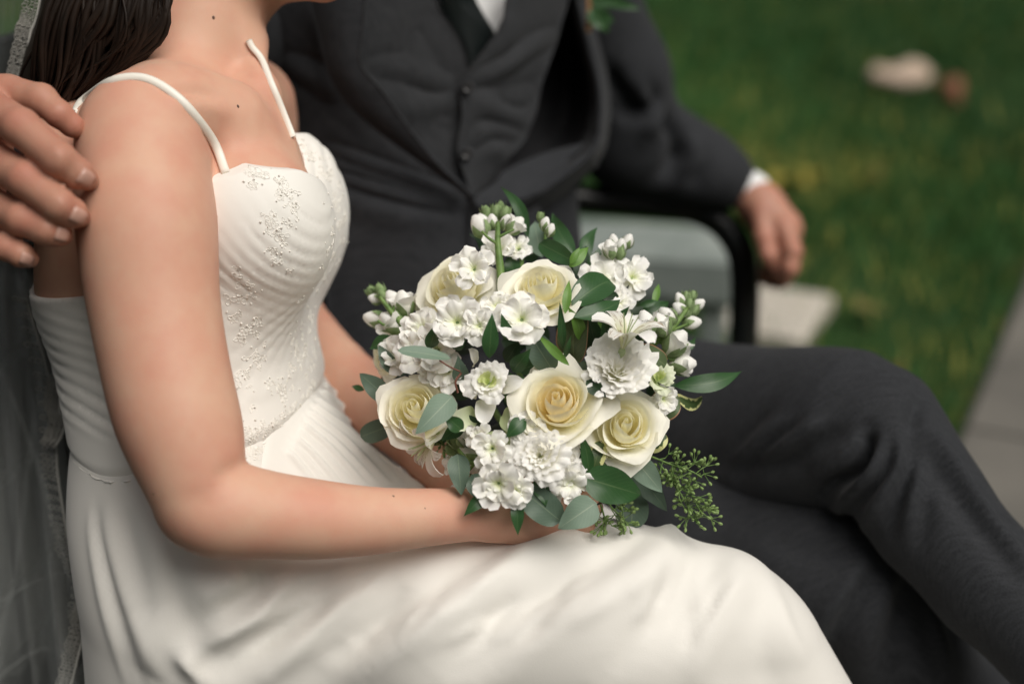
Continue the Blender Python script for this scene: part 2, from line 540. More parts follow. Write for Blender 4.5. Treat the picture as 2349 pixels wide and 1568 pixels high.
bv = folds(bv, bq, [([(395, 213), (440, 214), (505, 224)], -.0052, .007), ([(380, 232), (450, 236), (540, 262)], .0038, .008), ([(548, 40), (572, 120), (600, 205)], .0026, .008), ([(560, 120), (575, 165), (585, 200)], -.0022, .008),
    ([(462, 285), (488, 325), (506, 362)], -.0040, .006), ([(566, 1062), (530, 1076), (490, 1098)], -.0022, .006), ([(1110, 1215), (1160, 1190), (1200, 1172)], -.0018, .004), ([(430, 1130), (470, 1150), (520, 1150)], -.0012, .012), ([(690, 60), (640, 90), (600, 40)], -.001, .01)])
body = obj('body', bv, bq, M['skin'], bride)
rayB = Ray(bv, bq)

# dress: bodice offset from the body and cut at the neckline
def local(p):
    q = p - np.array([-.285, 1.145, 0])
    return q @ F_B, q @ L_B
def neckline(p):
    f, l = local(p)
    ang = np.arctan2(l, f)                       # 0 in front, -pi/2 on the near side
    an = np.abs(ang)
    z = np.interp(ang, [-3.14, -2.4, -1.75, -1.25, -.92, -.62, -.36, -.12, .02, .10, .22, .42, .8, 1.3, 1.8, 2.4, 3.14],
                       [.765, .765, .782, .815, .868, .878, .870, .850, .834, .850, .880, .878, .862, .83, .79, .765, .765])
    return z
def hem(p):
    f, l = local(p)
    return .645 + .018 * smooth(-.02, .09, f)
D = SDF(.03)
D.loft([(z, x, y, a, b) for z, x, y, a, b in torso], F_B, k=.03)
breasts(D, .004)
D.post = lambda p, v: np.maximum(v, np.maximum((p[:, 2] - neckline(p)) * .8, hem(p) - p[:, 2]))
dv, dq = D.mesh(.0030, lo=(-.47, .95, .58), hi=(-.08, 1.36, .905), off=.0045, proj=1)
dn = vnormals(dv, dq)
f_, l_ = local(dv); z_ = dv[:, 2]
wob = Wob(3, 28); wob2 = Wob(4, 60)
n1, n2 = wob(dv), wob2(dv); n3 = Wob(6, 120)(dv)
def pleat(ph, sharp=.55): return np.abs(np.sin(ph)) ** sharp - .6
back = smooth(.035, -.02, f_ + .25 * (l_ + .1))
ruch = pleat(math.pi * (z_ + .010 * n1 + .0030 * n2) / .0115)
near = (1 - back) * (.5 + .5 * smooth(.865, .80, z_)) * smooth(.02, -.03, l_)
far = (1 - back) * smooth(-.03, .02, l_)
pn = pleat(math.pi * (z_ * .86 + f_ * .55 + 2.2 * f_ * f_ + .0085 * n1 + .0026 * n2) / .0125)
pf = pleat(math.pi * (f_ * .75 + l_ * .35 + .10 * z_ + .0055 * n1 + .0020 * n2) / .0092)
pn = .62 * pn + .38 * pleat(math.pi * (z_ * .82 + f_ * .6 + 2.2 * f_ * f_ + .005 * n1 + .002 * n3) / .0049)
pm = pleat(math.pi * (z_ * .75 - l_ * .62 + .0075 * n1 + .0024 * n2) / .0112)
mid = smooth(.80, .755, z_) * (1 - back)
belt = smooth(.040, .028, z_ - hem(dv))
amp = .0023 * np.clip(1 + .9 * n2 + .4 * n1, .1, 2.2)
disp = back * ruch * .0023 * (1 + .6 * n2) + (near * pn * (1 - mid) + far * pf * (1 - mid) + mid * (.55 * pm + .45 * near * pn)) * amp
disp *= (1 - belt) * smooth(0, .010, neckline(dv) - z_)
disp += belt * (.0012 * n2) - .0060 * smooth(.013, .0, z_ - hem(dv))
dv = dv + dn * disp[:, None]
bod = obj('dress_bodice', dv, dq, M['bodice'], bride)
rayD = Ray(dv, dq)

# skirt: the lap, the hips and cloth hanging from them
S = SDF(.05)
S.ell((-.248, 1.11, .575), (.109, .180, .100), k=.05)
S.ell((-.241, 1.10, .49), (.106, .19, .11), k=.05)
S.cap((-.230, 1.02, .520), (-.05, .985, .510), .080, .076, k=.05)
S.cap((-.05, .985, .510), (.07, .985, .518), .076, .075, k=.05)
S.cap((.07, .985, .518), (.163, .985, .522), .075, .063, k=.05)
S.cap((-.23, 1.20, .515), (.02, 1.13, .485), .080, .068, k=.05)
S.cap((.02, 1.13, .485), (.12, 1.06, .470), .068, .055, k=.05)
S.cap(P(705, 1035, 1.215), P(880, 1200, 1.205), .034, .044, k=.05)
S.loft([(.36, -.240, 1.10, .100, .172), (.46, -.244, 1.10, .1015, .173), (.555, -.254, 1.105, .103, .172), (.60, -.262, 1.11, .1015, .1575), (.648, -.266, 1.114, .0975, .1325), (.678, -.268, 1.118, .090, .116)], F_B, k=.03)
S0 = S.items
class Drape(SDF):
    def __call__(self, p):
        zc = np.interp(p[:, 0], [-.27, -.05, .07, .152, .3], [.520, .510, .518, .522, .51])
        b = np.maximum(zc - p[:, 2], 0)
        q = p.copy(); q[:, 2] = np.maximum(p[:, 2], zc)
        sx = smooth(.02, .16, p[:, 0]); b3 = np.maximum(zc + .042 - p[:, 2], 0); bx = smooth(-.26, -.36, p[:, 0])
        q[:, 0] -= sx * b3 * .62
        q[:, 1] += b * (.10 + .06 * np.sin(p[:, 0] * 38 + 2 * p[:, 1]) * smooth(.02, .2, b)) * smooth(1.25, 1.0, p[:, 1])
        v = np.full(len(p), .3)
        for f, lo, hi, k in self.items: v = smin(v, f(q), k)
        return np.maximum(v * .9, .16 - p[:, 2])
    def mesh(self, h, lo, hi, off=0):
        n = np.ceil((np.array(hi) - lo) / h).astype(int) + 1
        ax = [lo[i] + h * np.arange(n[i]) for i in range(3)]
        g = np.stack(np.meshgrid(*ax, indexing='ij'), -1)
        v, q = nets(self(g.reshape(-1, 3)).reshape(g.shape[:3]) - off, np.array(lo), h)
        return relax(v, q, 2, .5), q
DR = Drape(.05); DR.items = S0
sv, sq = DR.mesh(.0043, (-.50, .80, .14), (.50, 1.42, .74))
# cloth folds across the lap, on the hip and the gathers below the waist
lap = [([(690, 1330), (620, 1400), (520, 1450), (430, 1500)], 0.0102, .010), ([(760, 1330), (700, 1400), (600, 1470), (500, 1545)], -0.0102, .011),
       ([(840, 1330), (760, 1420), (660, 1500), (580, 1580)], 0.0093, .012), ([(930, 1330), (850, 1430), (740, 1530)], -0.0076, .013),
       ([(1290, 1225), (1180, 1290), (1000, 1400), (830, 1540)], 0.0102, .018), ([(1200, 1240), (1060, 1320), (920, 1410), (800, 1500)], -0.0093, .014),
       ([(1480, 1225), (1380, 1300), (1180, 1410), (1010, 1560)], -0.0093, .017), ([(1560, 1225), (1480, 1290), (1300, 1400), (1120, 1570)], 0.0085, .017),
       ([(1660, 1240), (1600, 1330), (1480, 1450), (1380, 1580)], -0.0071, .016), ([(1690, 1290), (1660, 1400), (1610, 1500), (1590, 1580)], 0.0053, .014),
       ([(1745, 1320), (1740, 1420), (1760, 1520), (1790, 1580)], -0.0038, .013), ([(1780, 1350), (1800, 1430), (1850, 1530)], 0.0034, .010),
       ([(1610, 1205), (1570, 1215), (1520, 1232)], 0.0076, .010), ([(1240, 1200), (1200, 1215), (1150, 1240)], 0.0085, .010), ([(1420, 1212), (1380, 1222), (1330, 1238)], -0.0051, .010),
       ([(420, 1250), (400, 1340), (440, 1440), (520, 1540)], -0.0051, .012), ([(415, 1490), (440, 1530), (480, 1580)], 0.0085, .007),
       ([(330, 1400), (350, 1470), (330, 1540)], 0.0068, .018), ([(560, 1310), (520, 1345), (450, 1380)], 0.0076, .011), ([(610, 1320), (570, 1360), (500, 1400)], -0.0068, .010),
       ([(222, 1165), (232, 1250), (270, 1400), (330, 1570)], -0.0036, .006), ([(240, 1165), (255, 1250), (300, 1400), (380, 1560)], 0.0034, .008),
       ([(210, 1165), (215, 1250), (240, 1400), (290, 1570)], 0.0032, .006), ([(285, 1165), (300, 1250), (350, 1420)], -0.0043, .010)]
g3 = random.Random(91)
for i in range(46):                                  # small creases between the large folds
    x = 560 + 1180 * g3.random(); y = 1290 + 150 * g3.random() - (0 if x < 1300 else 40)
    L0 = g3.uniform(70, 190); a = rad(g3.uniform(128, 150)) if x < 1450 else rad(g3.uniform(100, 130))
    pts = [(x + L0 * t * math.cos(a) + 8 * math.sin(3 * t + i), y + L0 * t * math.sin(a)) for t in (0, .35, .7, 1)]
    lap.append((pts, g3.choice((-1, 1)) * g3.uniform(.0010, .0030), g3.uniform(.0035, .0070)))
gth = []
for i in range(12):
    t = i / 11
    x0, y0 = 768 - 100 * t, 880 + 165 * t; x2, y2 = 1015 - 275 * t, 1085 + 45 * t
    x1, y1 = x0 + (x2 - x0) * .45 + 6 - 12 * t, y0 + (y2 - y0) * .45 - 8
    k = .7 + .6 * rng.random()
    gth.append(([(x0 - 12, y0 - 12), (x0, y0), (x1, y1), (x2, y2)], .0050 * k, .0032))
raySB = Ray(sv, sq)
gb0, gb1 = np.array([-.205, 1.00, .572]), np.array([-.020, 1.26, .70])
def gin(p, m): return np.clip(np.minimum(p - gb0, gb1 - p).min(1) / m, 0, 1)
fv, fq = DR.mesh(.0019, gb0, gb1); fv = relax(fv, fq, 4, .5)
fv = folds(fv, fq, gth, base=raySB)
sk = smooth(0, 1, gin(sv, .022)); sn = vnormals(sv, sq)
sv = folds(sv, sq, lap)
sv = sv + vnormals(sv, sq) * (Wob(11, 30)(sv) * .0012)[:, None]
sv = sv - sn * (.0065 * sk)[:, None]
fn_ = vnormals(fv, fq); fv = fv - fn_ * (.004 * (1 - smooth(0, 1, gin(fv, .012))) )[:, None]
skirt = obj('dress_skirt', sv, sq, M['chiffon'], bride)
obj('waist_gathers', fv, fq, M['chiffon'], bride)
rayS = Ray(sv, sq)

# straps
def on(ray, pts, n, dflt, lift=0.0):
    out = []
    for x, y in spline(pts, n):
        d = ray.depth(x, y, dflt); out.append((x, y, d))
    o = np.array(out)
    for _ in range(6): o[1:-1, 2] = .5 * o[1:-1, 2] + .25 * (o[:-2, 2] + o[2:, 2])
    return np.array([P(x, y, d - lift) for x, y, d in o])
st = on(rayB, [(170, 262), (186, 233), (235, 194), (295, 177), (350, 186), (410, 226), (460, 282), (495, 335), (518, 398)], 40, 1.10, .002)
v, f = tube(np.vstack([[P(140, 330, 1.2)], [P(158, 288, 1.15)], st]), .0036, 8, .55, nrm=unit([0, -.8, .6])); obj('strap', v, f, M['strap'], bride)
st = on(rayB, [(570, 92), (578, 108), (600, 136), (621, 188), (644, 243), (672, 314)], 26, 1.30, .0035)
v, f = tube(st, .0028, 8, .45, nrm=unit([0, -.8, .6])); obj('strap', v, f, M['strap'], bride)
v, f = tube(np.array([P(120, 480, 1.19), P(92, 540, 1.18), P(80, 590, 1.175), P(90, 630, 1.175), P(112, 672, 1.18)]), .0036, 8, .55); obj('strap', v, f, M['strap'], bride)

# moles
for x, y, r in ((490, 41, .0016), (546, 244, .0015), (903, 1137, .0011), (975, 1165, .0008), (240, 940, .0011), (352, 1133, .0010)):
    h, n = rayB.hit(x, y)
    if h is None: continue
    t1 = unit(np.cross(n, [0, 0, 1])); t2 = np.cross(n, t1); V = [h + n * r * .6]
    for w in np.linspace(0, 6.28, 9)[:-1]: V.append(h + r * (math.cos(w) * t1 + math.sin(w) * t2 * 1.3) - n * .0003)
    obj('mole', V, [(0, 1 + k, 1 + (k + 1) % 8) for k in range(8)], M['mole'], bride)

# lace: curled cord motifs and beads laid on the bodice and the belt
lace = Mix()
def motif(ray, x, y, sz):
    h, n = ray.hit(x, y)
    if h is None: return
    t1 = unit(np.cross(n, nrg.normal(size=3))); t2 = np.cross(n, t1)
    petals = rng.choice((2, 3, 3, 4, 5)); a0 = rng.uniform(0, 6.28)
    for k in range(petals):
        a = a0 + k * 6.283 / petals + rng.uniform(-.5, .5); sz = sz * rng.uniform(.75, 1.3)
        c = []
        for w in np.linspace(0, 6.283, 9):
            r = sz * (.5 + .5 * math.cos(w)) ; s = sz * .34 * math.sin(w)
            p = h + r * (math.cos(a) * t1 + math.sin(a) * t2) + s * (-math.sin(a) * t1 + math.cos(a) * t2)
            q, nn = ray.near(p); c.append(q + nn * .00008)
        lace.add(*tube(c, .00032, 4))
def bead(ray, x, y, r):
    h, n = ray.hit(x, y)
    if h is None: return
    c = h + n * r * .6; V = [c + n * r, c - n * r]; t1 = unit(np.cross(n, [0, .3, 1])); t2 = np.cross(n, t1)
    V += [c + r * (math.cos(w) * t1 + math.sin(w) * t2) for w in np.linspace(0, 6.283, 7)[:-1]]
    lace.add(V, [(0, 2 + k, 2 + (k + 1) % 6) for k in range(6)] + [(1, 2 + (k + 1) % 6, 2 + k) for k in range(6)])
zones = [([(690, 315), (735, 375), (770, 430), (785, 500), (768, 570), (735, 640)], 16, 38), ([(560, 395), (620, 410), (665, 440), (672, 500)], 26, 26),
         ([(600, 500), (640, 540), (640, 620)], 24, 16), ([(560, 640), (545, 700), (575, 760), (580, 830), (560, 900)], 34, 34), ([(700, 740), (690, 800), (660, 850), (640, 900)], 22, 26),
         ([(560, 1010), (620, 975), (680, 930), (730, 890)], 26, 40), ([(575, 1040), (640, 1020), (700, 970), (745, 925)], 26, 36), ([(700, 690), (720, 760), (712, 850)], 12, 14)]
for line, sp, cnt in zones:
    L_ = spline(line, cnt)
    for x, y in L_:
        x += rng.gauss(0, sp * .5); y += rng.gauss(0, sp * .6)
        ray = rayD if rayS.depth(x, y, 9) > rayD.depth(x, y, 8) else rayS
        motif(ray, x, y, rng.uniform(.0022, .0046))
        for _ in range(1): bead(ray, x + rng.gauss(0, 14), y + rng.gauss(0, 14), rng.uniform(.0006, .0011))
v, f = lace.get(); obj('lace_applique', v, f, M['lace'], bride, kind='stuff')

# hair: locks falling behind the near shoulder
hair = Mix()
cap_ = SDF(.03)
cap_.ell(P(500, -275, 1.20), (.096, .088, .118), np.stack([F_B, L_B, [0, 0, 1]], 1))
cap_.chain([(380, -200, 1.22, 330), (300, -20, 1.215, 300), (235, 100, 1.215, 240), (150, 210, 1.22, 170), (120, 380, 1.26, 120)], k=.04)
cv, cq = cap_.mesh(.009)
keep = ~((cv - HB) @ F_B > .035)
cq = cq[keep[cq].all(1)]
hair.add(cv, cq)
edge = np.array([(392, -60), (385, 0), (374, 55), (350, 100), (308, 138), (252, 176), (190, 220), (170, 300)], float)
inner = np.array([(150, -120), (120, -40), (105, 40), (92, 100), (72, 170), (60, 230), (60, 300), (60, 380)], float)
for i in range(260):
    t = rng.random() ** .8; e = edge * t + inner * (1 - t)
    ph, am, d0 = (1.3 if rng.random() < .7 else rng.uniform(0, 6.28)), rng.uniform(8, 22), rng.uniform(-.035, .03)
    n = rng.randint(6, 8)
    pts = []
    for j in range(n):
        x, y = e[j]
        bul = 1.10 + .03 * (1 - t) - .02 * math.sin(j * .5) + d0 * (1 - t) + .010 * j
        pts.append(P(x + am * math.sin(ph + j * 1.25 + 2 * t) - 6 * rng.random(), y + am * .6 * math.cos(ph + j), bul))
    pts = spline(pts, 16)
    r = np.interp(np.linspace(0, 1, 16), [0, .3, .8, 1], [.0036, .0034, .0022, .0004]) * rng.uniform(.35, 1.1)
    hair.add(*tube(pts, r, 6))
for i in range(70):
    t = rng.random(); e = edge * (.55 + .45 * t) + inner * (.45 - .45 * t); ph = rng.uniform(0, 6.28); am = rng.uniform(6, 20); ex = rng.uniform(-4, 10)
    pts = spline([P(e[j][0] + ex + am * math.sin(ph + j * 1.1), e[j][1] + 8 * math.sin(j + ph), 1.085 + .06 * (1 - t) + .010 * j) for j in range(rng.randint(6, 8))], 18)
    hair.add(*tube(pts, np.linspace(.0011, .0003, 18), 4))
v, f = hair.get(); obj('hair', v, f, M['hair'], bride)

# veil: fine net with lace trim
vm = bpy.data.materials.new('veil_net'); vm.use_nodes = True
N = vm.node_tree.nodes; L = vm.node_tree.links
tr = N.new('ShaderNodeBsdfTransparent'); df = N.new('ShaderNodeBsdfDiffuse'); df.inputs['Color'].default_value = (.75, .78, .76, 1)
lw = N.new('ShaderNodeLayerWeight'); lw.inputs['Blend'].default_value = .22
mr = N.new('ShaderNodeMapRange'); mr.inputs['To Min'].default_value = .04; mr.inputs['To Max'].default_value = .32
ms = N.new('ShaderNodeMixShader')
L.new(lw.outputs['Facing'], mr.inputs['Value']); L.new(mr.outputs[0], ms.inputs['Fac']); L.new(tr.outputs[0], ms.inputs[1]); L.new(df.outputs[0], ms.inputs[2])
L.new(ms.outputs[0], N['Material Output'].inputs['Surface'])
M['veil'] = vm
M['trim'] = mat('veil_lace', (.38, .37, .34), .8, .1)
def veil_sheet(top, bottom, d0, d1, seed, nfold, amp):
    g = random.Random(seed); nu, nv = 40, 60
    V = np.zeros((nu, nv, 3))
    T, Bm = spline(top, nv), spline(bottom, nv)
    for i in range(nu):
        s = i / (nu - 1)
        for j in range(nv):
            t = j / (nv - 1)
            x = T[j, 0] * (1 - s) + Bm[j, 0] * s; y = T[j, 1] * (1 - s) + Bm[j, 1] * s
            w = math.sin(nfold * 6.283 * t + seed + 1.5 * s) + .5 * math.sin(nfold * 13.1 * t - 2 * s + seed * 2)
            V[i, j] = P(x + 10 * w * s, y, d0 * (1 - s) + d1 * s + amp * w * (.3 + s))
    return V
veil = Mix()
for sh in (([(-160, -120), (0, -120), (95, -100)], [(-150, 420), (-20, 420), (60, 230)], 1.20, 1.30, 1, 2.2, .022),
           ([(-120, 560), (10, 600), (95, 640)], [(-160, 1640), (60, 1640), (300, 1640)], 1.29, 1.20, 2, 3.0, .034),
           ([(-80, 600), (40, 630), (120, 700)], [(-220, 1640), (-20, 1640), (215, 1640)], 1.31, 1.25, 3, 2.3, .036),
           ([(-160, 520), (-20, 580), (60, 620)], [(-100, 1640), (100, 1640), (210, 1640)], 1.33, 1.29, 5, 3.4, .030),
           ([(-120, 420), (20, 500), (100, 600)], [(-200, 1640), (-60, 1640), (120, 1640)], 1.34, 1.31, 8, 2.0, .036)):
    V = veil_sheet(*sh); veil.add(V.reshape(-1, 3), gridfaces(40, 60))
v, f = veil.get(); vo = obj('veil', v, f, M['veil'], bride)
trim = Mix(); veil2 = Mix()
M['veil2'] = vm.copy(); M['veil2'].name = 'veil_net_doubled'
for n_ in M['veil2'].node_tree.nodes:
    if n_.type == 'MAP_RANGE': n_.inputs['To Min'].default_value = .05; n_.inputs['To Max'].default_value = .16
for line, d in (([(152, 868), (140, 900), (136, 940), (150, 965), (140, 1000), (128, 1020)], 1.22), ([(60, 690), (110, 860), (128, 1010), (132, 1090), (150, 1200), (165, 1270), (195, 1340), (190, 1420), (205, 1390)], 1.235),
                ([(205, 1400), (196, 1440), (180, 1500), (162, 1570), (140, 1620)], 1.2), ([(98, -40), (84, 40), (70, 75), (62, 130), (48, 190)], 1.19)):
    L_ = spline(line, 40); pts = [P(x, y, d) for x, y in L_]
    trim.add(*tube(pts, .0012, 5))
    for k in range(0, 40):
        c = pts[k]; sz = rng.uniform(.0018, .0030)
        for q in (0, .3, .6):
            w_ = np.linspace(0, 6.283, 9); jx = rng.gauss(0, 1)
            trim.add(*tube([c + np.array([-.002 - q * .014 + sz * math.cos(w) + .0006 * jx, .001 * math.sin(2 * w), sz * .9 * math.sin(w) + q * .004]) for w in w_], .00055, 3))
for line in ([(40, 640, 1.27), (100, 880, 1.25), (150, 1010, 1.24), (205, 1260, 1.22), (290, 1590, 1.19)], [(70, 650, 1.28), (95, 800, 1.27), (60, 1050, 1.26), (30, 1300, 1.25), (-20, 1500, 1.24)], [(-20, 820, 1.25), (60, 1010, 1.24), (130, 1250, 1.22), (215, 1590, 1.2)],
             [(-10, 1380, 1.22), (80, 1330, 1.22), (180, 1300, 1.22)], [(-20, 1560, 1.21), (60, 1500, 1.21), (130, 1490, 1.21), (175, 1590, 1.2)], [(110, 690, 1.27), (150, 860, 1.255), (170, 1080, 1.24), (190, 1240, 1.23)]):
    q = spline([P(*p) for p in line], 30); w_ = spline([P(p[0] + 7, p[1], p[2] - .004) for p in line], 30); w2 = spline([P(p[0] + 14, p[1] + 2, p[2]) for p in line], 30)
    veil2.add(np.stack([q, w_, w2], 1).reshape(-1, 3), gridfaces(30, 3))
v, f = veil2.get(); obj('veil_fold', v, f, M['veil2'], vo, kind='stuff')
v, f = trim.get(); obj('lace_trim', v, f, M['trim'], vo, kind='stuff')

# ------------------------------------------------------------------ the groom
groom = thing('person', 'groom in a charcoal suit and vest with one leg crossed on the bench', 'person', (-.10, 1.56, 0))
F_G = unit([.5, -.87, 0]); L_G = unit([.87, .5, 0])
gt = [(.50, -.09, 1.53, .13, .19), (.60, -.095, 1.53, .125, .19), (.70, -.10, 1.54, .118, .185), (.80, -.107, 1.56, .115, .19), (.90, -.112, 1.575, .118, .205), (1.0, -.118, 1.59, .115, .215), (1.06, -.12, 1.60, .10, .20), (1.12, -.12, 1.60, .07, .13)]
J = SDF(.04)
J.loft(gt, F_G, k=.03)
J.chain([(610, -40, 1.50, 250), (520, 60, 1.44, 250), (330, 200, 1.36, 230), (100, 300, 1.27, 210), (-90, 330, 1.15, 180)], k=.05)      # right sleeve behind the bride
J.chain([(1330, -40, 1.74, 250), (1420, 170, 1.80, 215), (1452, 322, 1.85, 228), (1560, 366, 1.86, 180), (1625, 393, 1.86, 146), (1668, 414, 1.857, 126)], k=.03)
jv, jq = J.mesh(.0065)
jv = folds(jv, jq, [([(700, 320), (800, 370), (930, 410), (1040, 450)], -0.0144, .010), ([(720, 380), (850, 425), (1000, 465), (1060, 478)], -0.0160, .011), ([(740, 350), (860, 398), (1000, 445)], 0.0112, .012),
                    ([(1395, 160), (1420, 215), (1470, 240)], -0.0240, .012), ([(1400, 250), (1450, 260), (1500, 240), (1490, 200)], -0.0240, .011), ([(1520, 270), (1560, 320), (1540, 390)], -0.0240, .012), ([(1590, 300), (1560, 370), (1510, 420)], -0.0216, .012),
                    ([(1470, 210), (1500, 260), (1480, 320)], 0.0192, .014), ([(1560, 290), (1590, 350), (1570, 410)], 0.0168, .014), ([(1620, 330), (1600, 390), (1580, 430)], -0.0144, .010), ([(640, 170), (720, 190), (800, 230)], -0.0096, .014)])
rel = jv - CAM; dd_ = rel @ FW; pxx = W0 / 2 + FPX * (rel @ RT) / dd_; pyy = H0 / 2 - FPX * (rel @ UP) / dd_
opening = (pyy > -45) & (pxx > 860) & (pxx < np.interp(pyy, [-200, 60, 180, 290, 345, 430], [1330, 1345, 1352, 1345, 1290, 1130])) & (pyy < 440) & (dd_ < 1.70) & (pxx > np.interp(pyy, [-200, 150, 300, 440], [850, 850, 960, 1075]))
jq = jq[~opening[jq].any(1)]
jacket = obj('jacket', jv, jq, M['suit'], groom)

def drape(ctrl, lift, nu=26, nv=26, t=.002, name='panel', m='suit', parent=None, flds=None, dflt=1.5, sm=10):
    """a garment panel: pixel control grid [row][col] -> the torso's own surface, lifted by lift(u, v)"""
    c = np.array([[(x, y, 0) for x, y in row] for row in ctrl], float)
    g = patch(c, nu, nv)
    d = np.array([[rayT.depth(g[i, j, 0], g[i, j, 1], dflt) for j in range(nv)] for i in range(nu)])
    for _ in range(sm):
        e = np.pad(d, 1, mode='edge'); d = .25 * (e[:-2, 1:-1] + e[2:, 1:-1] + e[1:-1, :-2] + e[1:-1, 2:])
    V = np.zeros((nu, nv, 3))
    for i in range(nu):
        for j in range(nv):
            u, w = i / (nu - 1), j / (nv - 1)
            V[i, j] = P(g[i, j, 0], g[i, j, 1], d[i, j] - (lift(u, w) if callable(lift) else lift))
    v, f = thick(V, None, t)
    if flds:
        q4 = np.array([q for q in f if len(q) == 4]); v = folds(v, q4, flds)
    return obj(name, v, f, M[m], parent)
T_ = SDF(.03); T_.loft(gt, F_G, k=.03)
tv, tq = T_.mesh(.012); rayT = Ray(tv, tq)

# shirt, tie, vest
drape([[(1000, -300), (1130, -300)], [(985, -160), (1170, -160)], [(985, -60), (1175, -60)], [(1000, 10), (1165, 10)], [(1040, 90), (1130, 90)], [(1065, 165), (1100, 165)]], lambda u, w: .004 + .010 * smooth(.55, .3, u), name='shirt', m='shirt', parent=groom)
drape([[(1020, -300), (1050, -300), (1080, -300)], [(1004, -180), (1040, -180), (1078, -180)], [(1000, -70), (1040, -75), (1078, -60)], [(1008, 0), (1050, -5), (1092, 0)], [(1022, 46), (1075, 40), (1139, 82)], [(1055, 115), (1085, 105), (1134, 96)], [(1073, 165), (1085, 160), (1092, 150)]],
      lambda u, w: .010 + .008 * math.sin(w * 3.14) + .009 * smooth(.55, .3, u), name='tie', m='tie', parent=groom)
vr = drape([[(820, -60), (900, -60), (990, -60)], [(815, 20), (900, 20), (1010, 18)], [(812, 120), (910, 110), (1062, 98)], [(850, 230), (940, 220), (1082, 200)], [(920, 330), (990, 310), (1084, 310)], [(1000, 420), (1040, 410), (1066, 400)], [(1040, 480), (1070, 470), (1090, 455)]],
      lambda u, w: .024 + .004 * w, 34, 30, .003, 'vest_front', 'vest', groom,
      [([(840, 150), (930, 160), (1000, 190), (1050, 200)], -0.0067, .012), ([(950, 60), (960, 110), (1000, 150)], -0.0029, .012), ([(900, 250), (980, 250), (1050, 230)], 0.0048, .014), ([(1050, 290), (1010, 270), (960, 290)], -0.0038, .012)])
vl = drape([[(1168, -60), (1240, -60), (1315, -60)], [(1160, 5), (1235, 5), (1303, 5)], [(1147, 64), (1220, 66), (1285, 66)], [(1092, 140), (1190, 140), (1262, 140)], [(1056, 196), (1160, 196), (1242, 196)], [(1060, 265), (1150, 265), (1228, 265)], [(1050, 345), (1130, 345), (1196, 330)], [(1066, 400), (1105, 400), (1146, 388)], [(1085, 455), (1095, 455), (1110, 448)]],
      lambda u, w: .042 - .018 * w, 40, 30, .003, 'vest_front', 'vest', groom,
      [([(1085, 190), (1150, 160), (1220, 110), (1280, 80)], -0.0096, .011), ([(1090, 225), (1150, 260), (1230, 300)], 0.0086, .012), ([(1080, 330), (1120, 300), (1180, 300), (1230, 310)], -0.0086, .011), ([(1110, 250), (1180, 230), (1250, 200)], -0.0048, .014), ([(1115, 335), (1150, 350), (1140, 400)], 0.0058, .010), ([(1160, 30), (1170, 80), (1130, 130)], 0.0029, .012)])
for x, y in ((1073, 201), (1070, 353)):
    d = rayT.depth(x, y, 1.48) - .0445
    c = P(x, y, d); ax = unit(CAM - c); a = unit(np.cross(ax, [0, 0, 1])); b = np.cross(ax, a)
    V = [c + ax * .0022]; ring = []
    for rr, hh in ((.0035, .0018), (.0048, .0034), (.0058, .0026), (.0060, 0)):
        V += [c + ax * hh + rr * (math.cos(w) * a + math.sin(w) * b) for w in np.linspace(0, 6.283, 15)[:-1]]
    fc = [(0, 1 + k, 1 + (k + 1) % 14) for k in range(14)]
    for r in range(3):
        for k in range(14): fc.append((1 + r * 14 + k, 1 + (r + 1) * 14 + k, 1 + (r + 1) * 14 + (k + 1) % 14, 1 + r * 14 + (k + 1) % 14))
    obj('button', V, fc, M['button'], vl)

# jacket fronts: right lapel and front, left front standing away from the vest
drape([[(700, -60), (770, -60), (842, -60)], [(708, 0), (770, 0), (838, 0)], [(731, 84), (780, 84), (831, 84)], [(752, 168), (790, 165), (829, 150)], [(792, 236), (835, 228), (882, 216)], [(857, 294), (900, 296), (942, 300)], [(941, 357), (972, 366), (1004, 376)], [(1030, 420), (1044, 423), (1058, 426)], [(1068, 448), (1074, 448), (1080, 446)]],
      lambda u, w: .043 + .020 * w + .004 * math.sin(w * 3.1), 48, 18, .004, 'lapel', 'suit', groom, sm=14)
drape([[(560, -60), (640, -60), (770, -60)], [(575, 60), (660, 60), (780, 60)], [(620, 170), (700, 175), (800, 170)], [(680, 290), (760, 290), (870, 270)], [(720, 420), (850, 430), (1010, 390)], [(740, 560), (870, 520), (1085, 462)], [(750, 700), (900, 640), (1080, 560)], [(780, 860), (920, 780), (1080, 680)]],
      lambda u, w: .010 + .012 * w + .012 * smooth(.45, .75, u) * smooth(.3, .9, w), 60, 44, .004, 'jacket_front', 'suit', groom,
      [([(740, 340), (840, 378), (960, 420), (1062, 452)], -0.0135, .0085), ([(745, 392), (850, 426), (980, 462), (1062, 478)], -0.0150, .009), ([(745, 366), (850, 402), (980, 444), (1050, 466)], 0.0105, .010), ([(760, 450), (900, 490), (1040, 500)], 0.0060, .014), ([(640, 140), (720, 180), (780, 230)], -0.0090, .014)], sm=14)
LA = [(1226, -60, 1.62), (1226, 60, 1.61), (1215, 180, 1.60), (1200, 280, 1.57), (1180, 330, 1.54), (1140, 395, 1.48), (1088, 452, 1.452)]
LI = [(1280, -60, 1.67), (1290, 60, 1.67), (1300, 180, 1.66), (1290, 285, 1.63), (1255, 345, 1.58), (1180, 405, 1.50), (1090, 456, 1.455)]
LO = [(1298, -60, 1.56), (1338, 84, 1.555), (1368, 180, 1.54), (1374, 268, 1.525), (1353, 345, 1.515), (1240, 430, 1.49), (1095, 466, 1.452)]
